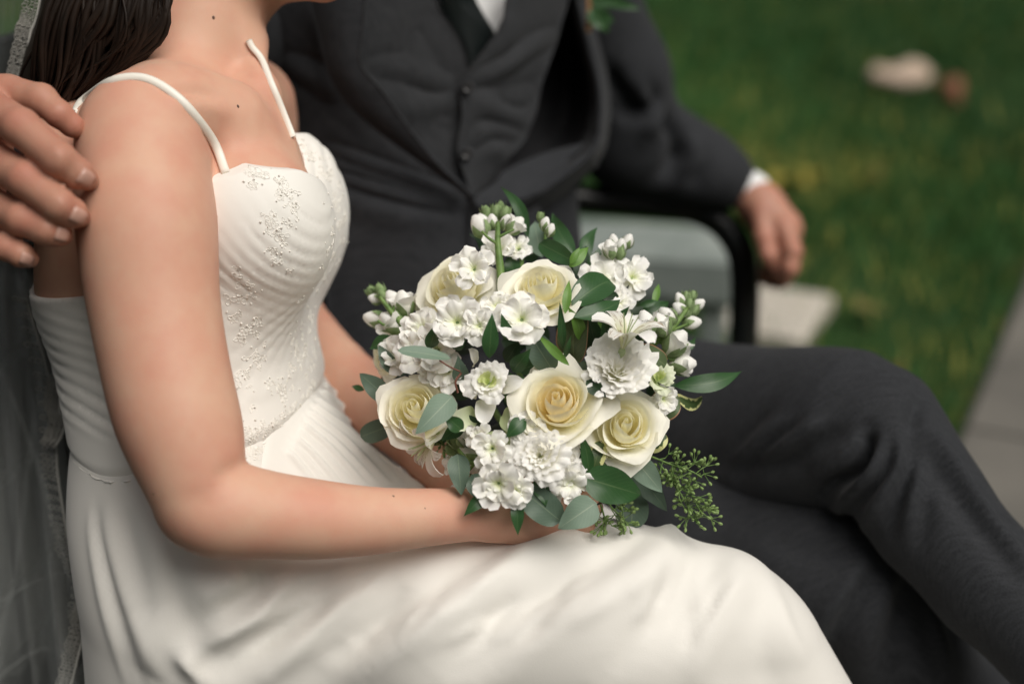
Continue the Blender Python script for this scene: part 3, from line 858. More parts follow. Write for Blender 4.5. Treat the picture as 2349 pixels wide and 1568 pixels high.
LM = [(1288, -60, 1.60), (1322, 75, 1.60), (1350, 178, 1.595), (1352, 268, 1.58), (1328, 335, 1.56), (1215, 418, 1.505), (1092, 460, 1.455)]
LB = [(1304, -60, 1.565), (1346, 86, 1.562), (1377, 182, 1.55), (1382, 272, 1.535), (1358, 356, 1.520), (1246, 442, 1.495), (1097, 474, 1.455)]
LC = [(1330, -60, 1.66), (1372, 90, 1.66), (1396, 190, 1.66), (1398, 285, 1.65), (1374, 372, 1.64), (1270, 465, 1.59), (1110, 498, 1.475)]
def sheet(rows, nu, nv, t, name, m, parent, fl=None):
    V = patch([[P(*p) for p in r] for r in rows], nu, nv)
    v, f = thick(V, None, t)
    if fl: v = folds(v, np.array([q for q in f if len(q) == 4]), fl)
    return obj(name, v, f, M[m], parent)
lin = sheet([LA, LI, LM], 24, 34, .002, 'jacket_lining', 'lining', groom)  # lining, its black also standing for the shade inside the open front
sheet([LM, LO, LB, LC], 30, 34, .003, 'jacket_front', 'suit', groom)
LD = [(1348, 326, 1.530), (1244, 352, 1.520), (1150, 396, 1.486), (1086, 456, 1.450)]
LE = [(1300, 372, 1.512), (1230, 418, 1.492), (1160, 448, 1.468), (1090, 468, 1.450)]
LF = [(1360, 350, 1.515), (1255, 440, 1.492), (1170, 474, 1.470), (1096, 482, 1.452)]
LG = [(1372, 380, 1.60), (1270, 470, 1.56), (1190, 520, 1.52), (1096, 560, 1.47)]
sheet([LD, LE, LF, LG], 30, 30, .003, 'jacket_front', 'suit', groom, [([(1110, 480), (1180, 478), (1230, 455)], -.004, .008)])
sheet([[(1080, 470, 1.455), (1180, 500, 1.475), (1240, 470, 1.50)], [(1075, 560, 1.465), (1170, 580, 1.48), (1260, 560, 1.52)], [(1070, 680, 1.47), (1170, 700, 1.49), (1280, 680, 1.53)]], 24, 24, .004, 'jacket_front', 'suit', groom)

# trousers: the crossed upper leg and the darker leg below it
Tr = SDF(.03)
Tr.chain([(1180, 800, 1.58, 340), (1500, 950, 1.47, 350), (1720, 988, 1.41, 352), (1880, 985, 1.345, 338), (1970, 980, 1.305, 290), (2025, 985, 1.285, 205)], k=.04)
Tr.chain([(2025, 990, 1.285, 210), (2075, 1085, 1.265, 236), (2145, 1195, 1.25, 246), (2275, 1340, 1.23, 236), (2420, 1480, 1.21, 220), (2560, 1620, 1.2, 190)], k=.035)
Tr.ell(P(2078, 925, 1.30), (.013, .02, .016), k=.02)
Tr2 = SDF(.03)
Tr2.chain([(1180, 900, 1.56, 330), (1600, 1200, 1.42, 330), (1850, 1310, 1.34, 300), (1930, 1345, 1.32, 270)], k=.04)
Tr2.chain([(1930, 1345, 1.32, 270), (2050, 1480, 1.35, 286), (2185, 1640, 1.40, 300), (2190, 1850, 1.5, 220), (2210, 2050, 1.58, 190)], k=.04)
uv_, uq_ = Tr.mesh(.0048)
uv_ = folds(uv_, uq_, [([(1660, 1090), (1740, 1010), (1800, 960)], 0.0088, .007), ([(1690, 1090), (1765, 1015), (1830, 970)], -0.0077, .007), ([(1720, 1085), (1800, 1020), (1880, 960)], 0.0099, .007), ([(1770, 1080), (1850, 1030), (1930, 985)], -0.0077, .008), ([(1600, 1080), (1690, 1010), (1760, 930)], -0.0066, .009),
    ([(1600, 1068), (1700, 1072), (1830, 1065), (1930, 1030)], -0.0066, .010), ([(1850, 1075), (1900, 1050), (1950, 1020)], 0.0088, .008),
    ([(1872, 1150), (1900, 1115), (1950, 1085), (1985, 1030), (1992, 985)], -0.0242, .0085), ([(1860, 1155), (1890, 1100), (1945, 1060), (1980, 1000)], 0.0099, .007), ([(1915, 1180), (1950, 1130), (2000, 1080), (2020, 1010)], 0.0143, .0075), ([(1940, 1185), (1980, 1140), (2030, 1075), (2050, 1010)], -0.0110, .007),
    ([(1975, 1220), (2010, 1160), (2055, 1080), (2070, 1000)], 0.0110, .007), ([(2040, 1220), (2060, 1140), (2090, 1060), (2090, 1000)], -0.0099, .007), ([(2075, 1220), (2100, 1130), (2110, 1050)], 0.0088, .007), ([(2110, 1260), (2120, 1150), (2130, 1060)], -0.0066, .009),
    ([(2130, 970), (2190, 1070), (2270, 1190), (2380, 1320)], 0.0099, .007), ([(2100, 1000), (2160, 1090), (2250, 1220), (2360, 1350)], -0.0066, .010), ([(2110, 905), (2098, 950), (2080, 990)], -0.0088, .006)])
wv = Wob(21, 22)
uv_ = uv_ + vnormals(uv_, uq_) * (wv(uv_) * .0010)[:, None]
lv_, lq_ = Tr2.mesh(.006)
lv_ = folds(lv_, lq_, [([(1990, 1280), (1930, 1360), (1870, 1450), (1830, 1560)], .008, .008), ([(2010, 1300), (1960, 1390), (1910, 1480), (1890, 1580)], -.008, .009), ([(2080, 1330), (2060, 1420), (2040, 1580)], -.006, .010), ([(2040, 1310), (2000, 1420), (1970, 1580)], .006, .012), ([(2110, 1350), (2150, 1450), (2180, 1560)], .007, .009), ([(1760, 1230), (1850, 1260), (1950, 1260)], -.006, .012)])
tro = Mix(); tro.add(uv_, uq_); tro.add(lv_, lq_)
v, f = tro.get(); obj('trousers', v, np.array(f), M['suit'], groom)
# shoes, below the picture
for c, ang in ((P(2230, 2130, 1.60), -.5), (P(2640, 1720, 1.16), -.3)):
    sh = SDF(.03); ax = np.array([math.cos(ang), math.sin(ang), 0])
    c = np.array([c[0], c[1], max(c[2], .05)])
    sh.cap(c, c + ax * .10 + [0, 0, -.012], .042, .040); sh.cap(c + ax * .10 + [0, 0, -.012], c + ax * .19 + [0, 0, -.02], .040, .028)
    v, q = sh.mesh(.007); obj('shoe', v, q, M['lining'], groom)

# body: head and neck (above the picture), trunk and arms inside the suit, both hands
G = SDF(.02)
G.loft([(z, x, y, a * .45, b * .5) for z, x, y, a, b in gt], F_G)
G.cap((-.12, 1.60, 1.1), (-.115, 1.58, 1.22), .06, .055); G.ell((-.10, 1.56, 1.33), (.095, .08, .125), np.stack([F_G, L_G, [0, 0, 1]], 1))
G.cap((-.055, 1.485, 1.32), (-.045, 1.465, 1.30), .014, .016, k=.02); G.cap((-.06, 1.50, 1.245), (-.055, 1.49, 1.235), .03, .024, k=.03)
G.chain([(610, -40, 1.50, 150), (520, 60, 1.44, 150), (330, 200, 1.36, 140), (100, 300, 1.27, 130), (-90, 330, 1.15, 110)])
G.chain([(1330, -40, 1.74, 170), (1415, 180, 1.80, 100), (1455, 325, 1.855, 90), (1640, 402, 1.86, 84), (1722, 438, 1.855, 76)])
gv, gq = G.mesh(.012)
gb = Mix(); gb.add(gv, gq)
H1 = SDF(.012)                                  # right hand, on the bride's arm
H1.chain([(-240, 330, 1.14, 130), (-140, 330, 1.10, 150), (-60, 340, 1.06, 160)], k=.03)
H1.chain([(-150, 400, 1.09, 130), (-70, 440, 1.05, 140)], k=.03)
H1.chain([(-150, 300, 1.09, 110), (-40, 250, 1.05, 120)], k=.03)
H1.chain([(-150, 480, 1.09, 100), (-70, 540, 1.05, 100)], k=.03)
H1.chain([(-80, 215, 1.060, 92), (48, 292, 1.005, 88), (135, 366, .992, 80), (178, 398, 1.000, 70), (201, 411, 1.008, 52)], k=.003)
H1.chain([(-80, 330, 1.055, 92), (60, 412, 1.000, 86), (135, 470, .990, 76), (165, 488, .998, 68), (182, 497, 1.006, 50)], k=.003)
H1.chain([(-80, 440, 1.055, 86), (50, 503, 1.003, 76), (105, 527, .998, 68), (130, 535, 1.003, 60), (144, 540, 1.010, 46)], k=.003)
H1.chain([(-80, 530, 1.060, 76), (15, 566, 1.010, 64), (48, 584, 1.006, 56), (68, 592, 1.012, 44)], k=.003)
H1.chain([(-100, 210, 1.075, 110), (20, 215, 1.060, 84), (95, 228, 1.045, 70), (135, 262, 1.040, 60), (165, 288, 1.045, 50), (180, 299, 1.05, 40)], k=.004)
hv, hq = H1.mesh(.0026)
hv = folds(hv, hq, [([(120, 330), (140, 362), (130, 400)], .0012, .004), ([(150, 362), (160, 385), (145, 415)], -.0008, .002), ([(120, 445), (142, 470), (128, 500)], .0010, .004), ([(95, 505), (112, 528), (100, 550)], .001, .004)])
gb.add(hv, hq); rayH = Ray(hv, hq)
H2 = SDF(.014)                                  # left hand, hanging over the arm of the bench
H2.chain([(1700, 425, 1.855, 70), (1745, 470, 1.85, 92), (1790, 525, 1.835, 104)], k=.02)
H2.chain([(1720, 450, 1.87, 70), (1765, 520, 1.87, 80)], k=.02)
for pts in ([(1800, 525, 1.815, 46), (1818, 575, 1.80, 42), (1812, 615, 1.80, 38), (1802, 642, 1.81, 32)], [(1788, 545, 1.825, 46), (1803, 592, 1.815, 42), (1796, 630, 1.815, 36), (1788, 650, 1.825, 30)],
            [(1772, 550, 1.845, 44), (1782, 596, 1.84, 40), (1776, 630, 1.84, 34), (1768, 648, 1.845, 28)], [(1757, 540, 1.865, 42), (1764, 590, 1.86, 36), (1758, 622, 1.865, 30), (1752, 642, 1.87, 26)], [(1742, 480, 1.83, 46), (1752, 545, 1.815, 40), (1762, 585, 1.81, 36), (1768, 606, 1.815, 28)]):
    H2.chain(pts, k=.007)
v, q = H2.mesh(.0032); gb.add(v, q)
v, f = gb.get(); gbody = obj('body', v, f, M['skin2'], groom)
for x, y, w, h, an in ((200, 411, 40, 40, 32), (183, 498, 40, 38, 28), (146, 540, 36, 32, 20), (63, 596, 34, 30, 20)):
    V = []; fc = []
    for i in range(5):
        for j in range(5):
            a, b = (i / 4 - .5), (j / 4 - .5)
            sx, sy = a * w, b * h * (1 - .45 * max(0, a) ** 2 * 4)
            X = x + sx * math.cos(rad(an)) - sy * math.sin(rad(an)); Y = y + sx * math.sin(rad(an)) + sy * math.cos(rad(an))
            d = rayH.depth(X, Y, None) if True else 0
            if d is None: d = rayH.depth(x, y, 1.0) + .002
            V.append(P(X, Y, d - .0009))
    V = np.array(V).reshape(5, 5, 3); v, f = thick(V, None, .0006); obj('nail', v, f, M['nail'], gbody)
# white cuff
cu = spline([P(1700, 428, 1.855), P(1722, 440, 1.855), P(1742, 452, 1.853)], 5)
v, f = tube(cu, [R_(92, 1.855) / 2, R_(94, 1.855) / 2, R_(94, 1.855) / 2, R_(92, 1.855) / 2, R_(86, 1.855) / 2], 20); obj('shirt_cuff', v, f, M['shirt'], groom)

# ------------------------------------------------------------------ ground, path, lawn
def ground_mat():
    m = mat('lawn_soil', (.03, .05, .016), .9, .1)
    N = m.node_tree.nodes; L = m.node_tree.links; b = N['Principled BSDF']
    tc = N.new('ShaderNodeTexCoord'); n1 = N.new('ShaderNodeTexNoise'); n1.inputs['Scale'].default_value = 1.6; n1.inputs['Detail'].default_value = 6
    L.new(tc.outputs['Object'], n1.inputs['Vector'])
    cr = N.new('ShaderNodeValToRGB'); e = cr.color_ramp.elements
    e[0].position = .3; e[0].color = (.016, .040, .012, 1); e[1].position = .75; e[1].color = (.085, .062, .03, 1)
    k = cr.color_ramp.elements.new(.55); k.color = (.026, .055, .016, 1)
    L.new(n1.outputs['Fac'], cr.inputs[0]); L.new(cr.outputs[0], b.inputs['Base Color'])
    return m
M['soil'] = ground_mat()
M['path'] = mat('path_concrete', (.165, .154, .136), .9, .2, var=(4, (.105, .10, .09), .9), bump=(160, .4, .002))
M['slab'] = mat('slab_concrete', (.50, .46, .40), .9, .2, var=(5, (.45, .41, .36), .5), bump=(120, .4, .002))
M['stone'] = mat('bench_stone', (.27, .30, .28), .85, .2, var=(9, (.15, .18, .17), .9), bump=(90, .4, .002))
s = 60.0
gv_ = [(-s, -s, 0), (s, -s, 0), (s, s, 0), (-s, s, 0)]
tag(obj('ground', gv_, [(0, 1, 2, 3)], M['soil']), kind='structure')
E0 = np.array([.84, 2.40]); E1 = np.array([1.42, 3.62]); ed = unit(np.append(E1 - E0, 0))[:2]; en = np.array([ed[1], -ed[0]])
k0 = E0 - ed * 12; PW = 1.5
for i in range(22):
    a = k0 + ed * (i * 1.5 + .006); b = k0 + ed * (i * 1.5 + 1.494)
    c = (a + b) / 2 + en * PW / 2; Mx = np.stack([np.append(ed, 0), np.append(-en, 0), [0, 0, 1]], 1)
    if i == 0:
        pv = Mix()
    v, f = box(np.append(c, .0), 1.488, PW, .05, Mx, .01)
    if i == 0: path = tag(obj('path', v, f, M['path'], smooth_=False), kind='structure')
    else: obj('paving_slab', v, f, M['path'], path, smooth_=False)
# concrete pad under the bench end
Ab = np.append(ed, 0); Nb = np.append(en, 0)
pc = P(1772, 760, 3.2); pc[2] = .015
v, f = box(pc, .30, .20, .05, np.stack([Ab, -Nb, [0, 0, 1]], 1), .01)
tag(obj('paving', v, f, M['slab'], smooth_=False), kind='structure')

# grass blades
M['grass'] = []
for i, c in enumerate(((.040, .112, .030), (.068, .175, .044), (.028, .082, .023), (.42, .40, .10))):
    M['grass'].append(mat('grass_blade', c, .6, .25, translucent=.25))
N_ = 46000
gx = nrg.uniform(0, 1, N_); gy = nrg.uniform(0, 1, N_)
Y = 1.75 + 6.2 * gy ** 1.25; X = -.15 + (Y * .62 + .2) * gx
ok = ((np.stack([X, Y], 1) - E0) @ en < -.01)
wl_ = Wob(40, 3.0); den = wl_(np.stack([X, Y, 0 * X], 1))
def spot(x, y, rx, ry, i=[0]):
    el = -(.3746 + (y - 784) / FPX * .927); p = P(x, y, -CAM[2] / el); return np.exp(-((X - p[0]) / rx) ** 2 - ((Y - p[1]) / ry) ** 2)
worn = np.clip(spot(1990, 790, .30, .42) + spot(2060, 930, .2, .3) + .7 * spot(1900, 660, .25, .3), 0, 1)
sunlit_dry = np.clip(.65 * spot(1805, 418, .24, .26) + .12 * spot(1990, 410, .35, .3) + .15 * spot(1760, 300, .6, .6) + .35 * worn, 0, 1)  # sunlit patch painted as yellow blades, plus some dry grass where worn
lit_ = spot(1640, 330, .7, .9) - .6 * np.clip((X - .9) / .8, 0, 1)  # dappled light put into the grass tone, darker off to the right
bare = ((den < -.75) & (nrg.uniform(0, 1, N_) < .7)) | (nrg.uniform(0, 1, N_) < worn * .75)
ok &= ~bare
X, Y = X[ok], Y[ok]; n = len(X); den = den[ok]; sunlit_dry = sunlit_dry[ok]; lit_ = lit_[ok]
hgt = nrg.uniform(.03, .075, n); a = nrg.uniform(0, 6.283, n); wdt = nrg.uniform(.003, .0055, n) * (1 + .15 * (Y - 2)); ln = nrg.uniform(.1, .8, n) * hgt; b = nrg.uniform(0, 6.283, n)
bx, by = np.cos(a) * wdt / 2, np.sin(a) * wdt / 2
v = np.zeros((n, 5, 3)); Z0 = np.zeros(n)
v[:, 0] = np.stack([X - bx, Y - by, Z0], 1); v[:, 1] = np.stack([X + bx, Y + by, Z0], 1)
mx_, my_ = X + .35 * ln * np.cos(b), Y + .35 * ln * np.sin(b)
v[:, 2] = np.stack([mx_ - bx * .8, my_ - by * .8, hgt * .6], 1); v[:, 3] = np.stack([mx_ + bx * .8, my_ + by * .8, hgt * .6], 1)
v[:, 4] = np.stack([X + ln * np.cos(b), Y + ln * np.sin(b), hgt], 1)
o5 = np.arange(n) * 5
tri = np.concatenate([np.stack([o5, o5 + 1, o5 + 3], 1), np.stack([o5, o5 + 3, o5 + 2], 1), np.stack([o5 + 2, o5 + 3, o5 + 4], 1)])
tone = den * .9 + nrg.normal(0, .6, n) + 1.3 * lit_; mi = np.where(tone > .7, 1, np.where(tone > -.5, 0, 2)); mi[nrg.uniform(0, 1, n) < .04 + sunlit_dry * .75] = 3
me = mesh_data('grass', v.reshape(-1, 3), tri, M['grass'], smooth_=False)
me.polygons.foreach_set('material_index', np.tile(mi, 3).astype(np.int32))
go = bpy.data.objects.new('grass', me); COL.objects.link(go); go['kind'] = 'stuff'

# a pale flat stone and a rusty one lying in the grass
def rock(name, c, sx, sy, sz, m, seed, ang=0):
    s_ = SDF(.01); s_.ell(c, (sx, sy, sz), np.array([[math.cos(ang), -math.sin(ang), 0], [math.sin(ang), math.cos(ang), 0], [0, 0, 1]]))
    v, q = s_.mesh(max(sx, sy) / 9); v = v + (Wob(seed, 5 / sx)(v) * min(sz, .05) * .35)[:, None] * vnormals(v, q)
    return obj(name, v, q, m)
M['pale'] = mat('pale_stone', (.56, .44, .36), .8, .2, var=(12, (.40, .30, .22), .8)); M['rust'] = mat('rusty_stone', (.28, .12, .07), .8, .2, var=(14, (.16, .08, .05), .8))
p = P(2065, 200, 5.5); p[2] = .055
tag(rock('flat_stone', p, .125, .09, .05, M['pale'], 3, .1), 'pale pinkish flat stone lying in the far grass', 'stone')
p = P(2180, 232, 5.3); p[2] = .04
tag(rock('small_stone', p, .042, .05, .06, M['rust'], 5), 'small rusty brown stone right of the pale flat stone', 'stone')
# yellowing leaves dropped on the lawn
lm = [mat('fallen_leaf', c, .7, .2) for c in ((.30, .25, .05), (.10, .06, .02), (.12, .11, .035))]
lme = []
for i in range(3):
    V = [(-.045, 0, .004)]; nv = 7; g = []
    for j in range(1, nv - 1):
        t = j / (nv - 1); w = .022 * math.sin(t * 3.14) ** .8 * (1 + .3 * (j % 2))
        g += [(-.045 + .09 * t, -w, .012 * math.sin(j + i)), (-.045 + .09 * t, 0, .003), (-.045 + .09 * t, w, .010 * math.cos(j + i))]
    V += g + [(.05, 0, .012)]
    f = [(0, 2, 1), (0, 3, 2)]
    for j in range(nv - 3):
        k = 1 + j * 3; f += [(k, k + 1, k + 4, k + 3), (k + 1, k + 2, k + 5, k + 4)]
    k = 1 + (nv - 3) * 3; f += [(k, k + 1, len(V) - 1), (k + 1, k + 2, len(V) - 1)]
    lme.append(mesh_data('fallen_leaf', V, f, lm[i]))
spots = [(1785, 408, 'yellow fallen leaf on the lawn nearest the white shirt cuff'), (1822, 416, 'yellow fallen leaf in the middle of the three beside the cuff'), (1864, 398, 'yellow fallen leaf farthest from the cuff of the three beside it'),
         (1990, 700, 'brown fallen leaf lying right of the hanging fingertips on the lawn'), (2030, 850, 'brown fallen leaf on the lawn just above the raised knee'), (1580, 320, 'brown fallen leaf blurred on the lawn just above the forearm'), (2000, 395, 'brown fallen leaf on the lawn below the pale flat stone')]
for i, (x, y, lb) in enumerate(spots):
    el = -(.3746 + (y - 784) / FPX * .927); d = (.055 - CAM[2]) / el
    o = bpy.data.objects.new('fallen_leaf', lme[0 if i < 3 else 1 + i % 2]); COL.objects.link(o); o.location = P(x, y, d)
    o.rotation_euler = (rng.uniform(-.4, .4), rng.uniform(-.4, .4), rng.uniform(0, 6.28)); o.scale = (1.2, 1.2, 1.2) if i < 4 else (.85,) * 3
    tag(o, lb, 'leaf', 'fallen leaves on the lawn')

# ------------------------------------------------------------------ the bench they sit on
bench = thing('park_bench', 'black metal park bench with a curved tubular arm under the couple', 'bench', (-.2, 1.5, 0))
AX = unit([.22, .975, 0]); FR = unit([.975, -.22, 0])       # along the seat; the way the sitters face
d_ = 1.89
arm = spline([P(1120, 420, 1.86), P(1240, 446, 1.87), P(1400, 460, 1.88), P(1540, 472, 1.885), P(1610, 487, 1.89), P(1663, 520, 1.89), P(1700, 580, 1.89), P(1709, 660, 1.90), P(1706, 760, 1.91), P(1702, 860, 1.925), P(1698, 1000, 1.96), P(1694, 1200, 2.0), P(1690, 1390, 2.04)], 60)
arm[-1][2] = 0.0
v, f = tube(arm, .0195, 14); obj('armrest', v, f, M['bench'], bench)
sz_ = .40
for k in range(5):
    c = np.array([-.20, 1.30, sz_]) + FR * (-.17 + .085 * k)
    v, f = box(c, 1.75, .075, .028, np.stack([AX, -FR, [0, 0, 1]], 1), .004); obj('seat_slat', v, f, M['seat'], bench, smooth_=False)
bk = unit([0, 0, 1] - .22 * FR)
for k in range(-1, 5):
    c = np.array([-.20, 1.30, sz_ + .05]) - FR * .235 + bk * (.05 + .095 * k)
    v, f = box(c, 1.75, .091, .024, np.stack([AX, bk, np.cross(AX, bk)], 1), .004); obj('back_slat', v, f, M['seat'], bench, smooth_=False)
for s_ in (-.80, .72):
    c = np.array([-.20, 1.30, 0]) + AX * s_
    v, f = tube([c - FR * .20 + [0, 0, 0], c - FR * .20 + [0, 0, sz_ - .03]], .018, 10); obj('leg', v, f, M['bench'], bench)
    if s_ < 0:
        v, f = tube([c + FR * .18, c + FR * .18 + [0, 0, sz_ - .03]], .018, 10); obj('leg', v, f, M['bench'], bench)
    v, f = tube([c - FR * .22 + [0, 0, sz_ - .03], c + FR * .20 + [0, 0, sz_ - .03]], .014, 10); obj('rail', v, f, M['bench'], bench)

# a grey stone bench farther off, seen through the arm
sb = thing('stone_bench', 'grey stone slab bench seen blurred through the black bench arm', 'stone bench', (.30, 2.75, 0))
Sx = unit([.97, -.22, 0]); Sy = np.array([.22, .97, 0])
MS = np.stack([Sx, Sy, [0, 0, 1]], 1)
c0 = P(1468, 545, 2.75); c0[2] = 0
v, f = box(c0 + [0, 0, .275], .37, .20, .10, MS, .012); obj('slab', v, f, M['stone'], sb, smooth_=False)
for t in (.045, .15):
    v, f = box(c0 + Sx * t + [0, 0, .115], .04, .15, .23, MS, .012); obj('pedestal', v, f, M['stone'], sb, smooth_=False)


# unseen park trees added to block low light from the sky: one far wood, beyond the picture's edges
M['wood'] = mat('added_tree_foliage', (.035, .070, .022), .7, .2, var=(1.2, (.018, .040, .012), .9))
nw, nh = 220, 26
th_ = np.linspace(0, 2 * math.pi, nw)[:-1]; V = []
for j in range(nh):
    t = j / (nh - 1)
    for a in th_:
        r = 12.5 - 1.8 * math.sin(math.pi * min(t * 1.15, 1)) + .9 * math.sin(9 * a + 2) + .5 * math.sin(23 * a + 5 * t); h = 6.6 + 1.1 * math.sin(7 * a) + .7 * math.sin(17 * a + 1) + .4 * math.sin(41 * a)
        V.append((r * math.cos(a), 1.4 + r * math.sin(a), h * t))
V = np.array(V); f = gridfaces(nh, nw - 1, closed_v=True)
V = V + (Wob(50, 5)(V) * .28)[:, None] * vnormals(V, f) + nrg.normal(0, .07, V.shape)
wood = tag(obj('added_trees', V, f, M['wood']), kind='stuff')

# ------------------------------------------------------------------ the bouquet
def petal_mat(name, c, c2, tr=.22, sss=.0):
    """c at the rim, c2 at the petal's foot (a real colour change along the petal)"""
    m = mat(name, c, .55, .25, translucent=tr, bump=(260, .12, .0005), sheen=.1)
    N = m.node_tree.nodes; L = m.node_tree.links; b = N['Principled BSDF']
    uv = N.new('ShaderNodeUVMap'); sp = N.new('ShaderNodeSeparateXYZ'); L.new(uv.outputs[0], sp.inputs[0])
    mx = N.new('ShaderNodeMix'); mx.data_type = 'RGBA'; mx.inputs['A'].default_value = (*c2, 1); mx.inputs['B'].default_value = (*c, 1)
    mr = N.new('ShaderNodeMapRange'); mr.inputs['From Min'].default_value = .15; mr.inputs['From Max'].default_value = .8
    L.new(sp.outputs['Y'], mr.inputs['Value']); L.new(mr.outputs[0], mx.inputs['Factor']); L.new(mx.outputs['Result'], b.inputs['Base Color'])
    for n in N:
        if n.type == 'BSDF_TRANSLUCENT': L.new(mx.outputs['Result'], n.inputs['Color'])
    return m
M['rose_in'] = petal_mat('rose_heart_petal', (.97, .91, .69), (.97, .87, .56), .35)
M['rose_mid'] = petal_mat('rose_petal', (.97, .95, .80), (.97, .92, .67), .35)
M['rose_out'] = petal_mat('rose_outer_petal', (.97, .95, .85), (.95, .94, .72), .3)
M['white'] = petal_mat('white_petal', (.97, .96, .93), (.95, .95, .82), .28)
M['white2'] = petal_mat('white_inner_petal', (.97, .97, .90), (.76, .81, .50), .28)
M['lime'] = petal_mat('lime_petal', (.66, .72, .33), (.50, .60, .18), .25)
M['palegreen'] = petal_mat('pale_green_petal', (.74, .78, .60), (.55, .64, .36), .25)
M['calyx'] = mat('calyx', (.20, .30, .12), .6, .25, translucent=.1, var=(400, (.30, .38, .20), .8), bump=(500, .4, .0006))
M['stem'] = mat('green_stem', (.085, .16, .04), .5, .3, var=(150, (.20, .30, .09), .8))
M['redstem'] = mat('red_stem', (.16, .06, .04), .5, .3)
M['seed'] = mat('seed', (.17, .26, .08), .5, .3, var=(300, (.25, .34, .13), .8))

def leaf_mat(name, c, c2, vein, rough=.4, rim=None, varieg=False, tr=.18):
    m = mat(name, c, rough, .45, translucent=tr, bump=(220, .2, .0006))
    N = m.node_tree.nodes; L = m.node_tree.links; b = N['Principled BSDF']
    uv = N.new('ShaderNodeUVMap'); sp = N.new('ShaderNodeSeparateXYZ'); L.new(uv.outputs[0], sp.inputs[0])
    def M_(op, a, bv=None):
        n = N.new('ShaderNodeMath'); n.operation = op
        for i, q in enumerate((a, bv)):
            if q is None: continue
            if isinstance(q, (int, float)): n.inputs[i].default_value = q
            else: L.new(q, n.inputs[i])
        return n.outputs[0]
    def MX(f, a, bb):
        n = N.new('ShaderNodeMix'); n.data_type = 'RGBA'; L.new(f, n.inputs['Factor'])
        for k, q in (('A', a), ('B', bb)):
            if isinstance(q, tuple): n.inputs[k].default_value = (*q, 1)
            else: L.new(q, n.inputs[k])
        return n.outputs['Result']
    ac = M_('ABSOLUTE', M_('SUBTRACT', sp.outputs['X'], .5))                # 0 at the midrib, .5 at the edge
    tc = N.new('ShaderNodeTexCoord'); nz = N.new('ShaderNodeTexNoise'); nz.inputs['Scale'].default_value = 60; nz.inputs['Detail'].default_value = 4
    L.new(tc.outputs['Object'], nz.inputs['Vector'])
    col = MX(nz.outputs['Fac'], c, c2)
    # side veins
    ph = M_('SINE', M_('MULTIPLY', M_('SUBTRACT', sp.outputs['Y'], M_('MULTIPLY', ac, .7)), 62))
    col = MX(M_('MULTIPLY', M_('GREATER_THAN', ph, .93), .22), col, vein)
    col = MX(M_('MULTIPLY', M_('LESS_THAN', ac, .018), .75), col, vein)
    if varieg:
        w = N.new('ShaderNodeTexNoise'); w.inputs['Scale'].default_value = 210; L.new(tc.outputs['Object'], w.inputs['Vector'])
        e = M_('GREATER_THAN', M_('ADD', ac, M_('MULTIPLY', M_('SUBTRACT', w.outputs['Fac'], .5), .8)), .30)
        col = MX(e, col, (.66, .66, .30))
    if rim: col = MX(M_('GREATER_THAN', ac, .465), col, rim)
    L.new(col, b.inputs['Base Color'])
    for n in N:
        if n.type == 'BSDF_TRANSLUCENT': L.new(col, n.inputs['Color'])
    return m
M['ruscus'] = leaf_mat('ruscus_leaf', (.030, .085, .028), (.040, .105, .034), (.10, .17, .07), .38)
M['euc'] = leaf_mat('eucalyptus_leaf', (.20, .28, .21), (.15, .225, .165), (.32, .38, .28), .55)
M['eucdark'] = leaf_mat('dark_eucalyptus_leaf', (.085, .135, .095), (.11, .165, .12), (.18, .24, .16), .5)
M['round'] = leaf_mat('leathery_leaf', (.085, .125, .055), (.11, .15, .07), (.20, .24, .12), .42, rim=(.38, .20, .12))
M['bright'] = leaf_mat('young_leaf', (.12, .26, .045), (.16, .31, .06), (.25, .38, .12), .42, tr=.28)
M['varieg'] = leaf_mat('variegated_leaf', (.050, .085, .028), (.065, .11, .035), (.12, .17, .06), .42, varieg=True)
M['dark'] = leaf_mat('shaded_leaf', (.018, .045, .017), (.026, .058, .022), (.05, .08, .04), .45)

HEART = P(1225, 930, 1.25)
def dome(x, y): return 1.078 + .105 * (((x - 1235) / 390) ** 2 + ((y - 850) / 370) ** 2)
def outward(x, y, d, toward=.8):
    p = P(x, y, d)
    return unit(unit(p - HEART) + toward * unit(CAM - p))
def frame(n, roll=0.0):
    n = unit(n); a = unit(np.cross([.31, .2, .93], n)); b = np.cross(n, a)
    c, s = math.cos(roll), math.sin(roll)
    return np.stack([a * c + b * s, b * c - a * s, n], 1)

bq = thing('bouquet', 'hand tied bouquet of cream roses, white stock and greenery held on the lap', 'bouquet', tuple(P(1240, 1000, 1.2)))
def place(o, p, Mx, s=1.0):
    m = Matrix([[*(Mx[0] * s), p[0]], [*(Mx[1] * s), p[1]], [*(Mx[2] * s), p[2]], [0, 0, 0, 1]])
    o.matrix_parent_inverse = Matrix.Translation(-Vector(AT[bq.name])); o.matrix_basis = m
def child(name, parent, v, f, m, uv=None, x=None):
    o = bpy.data.objects.new(name, mesh_data(name, v, f, m, uv)); COL.objects.link(o); o.parent = parent
    return o

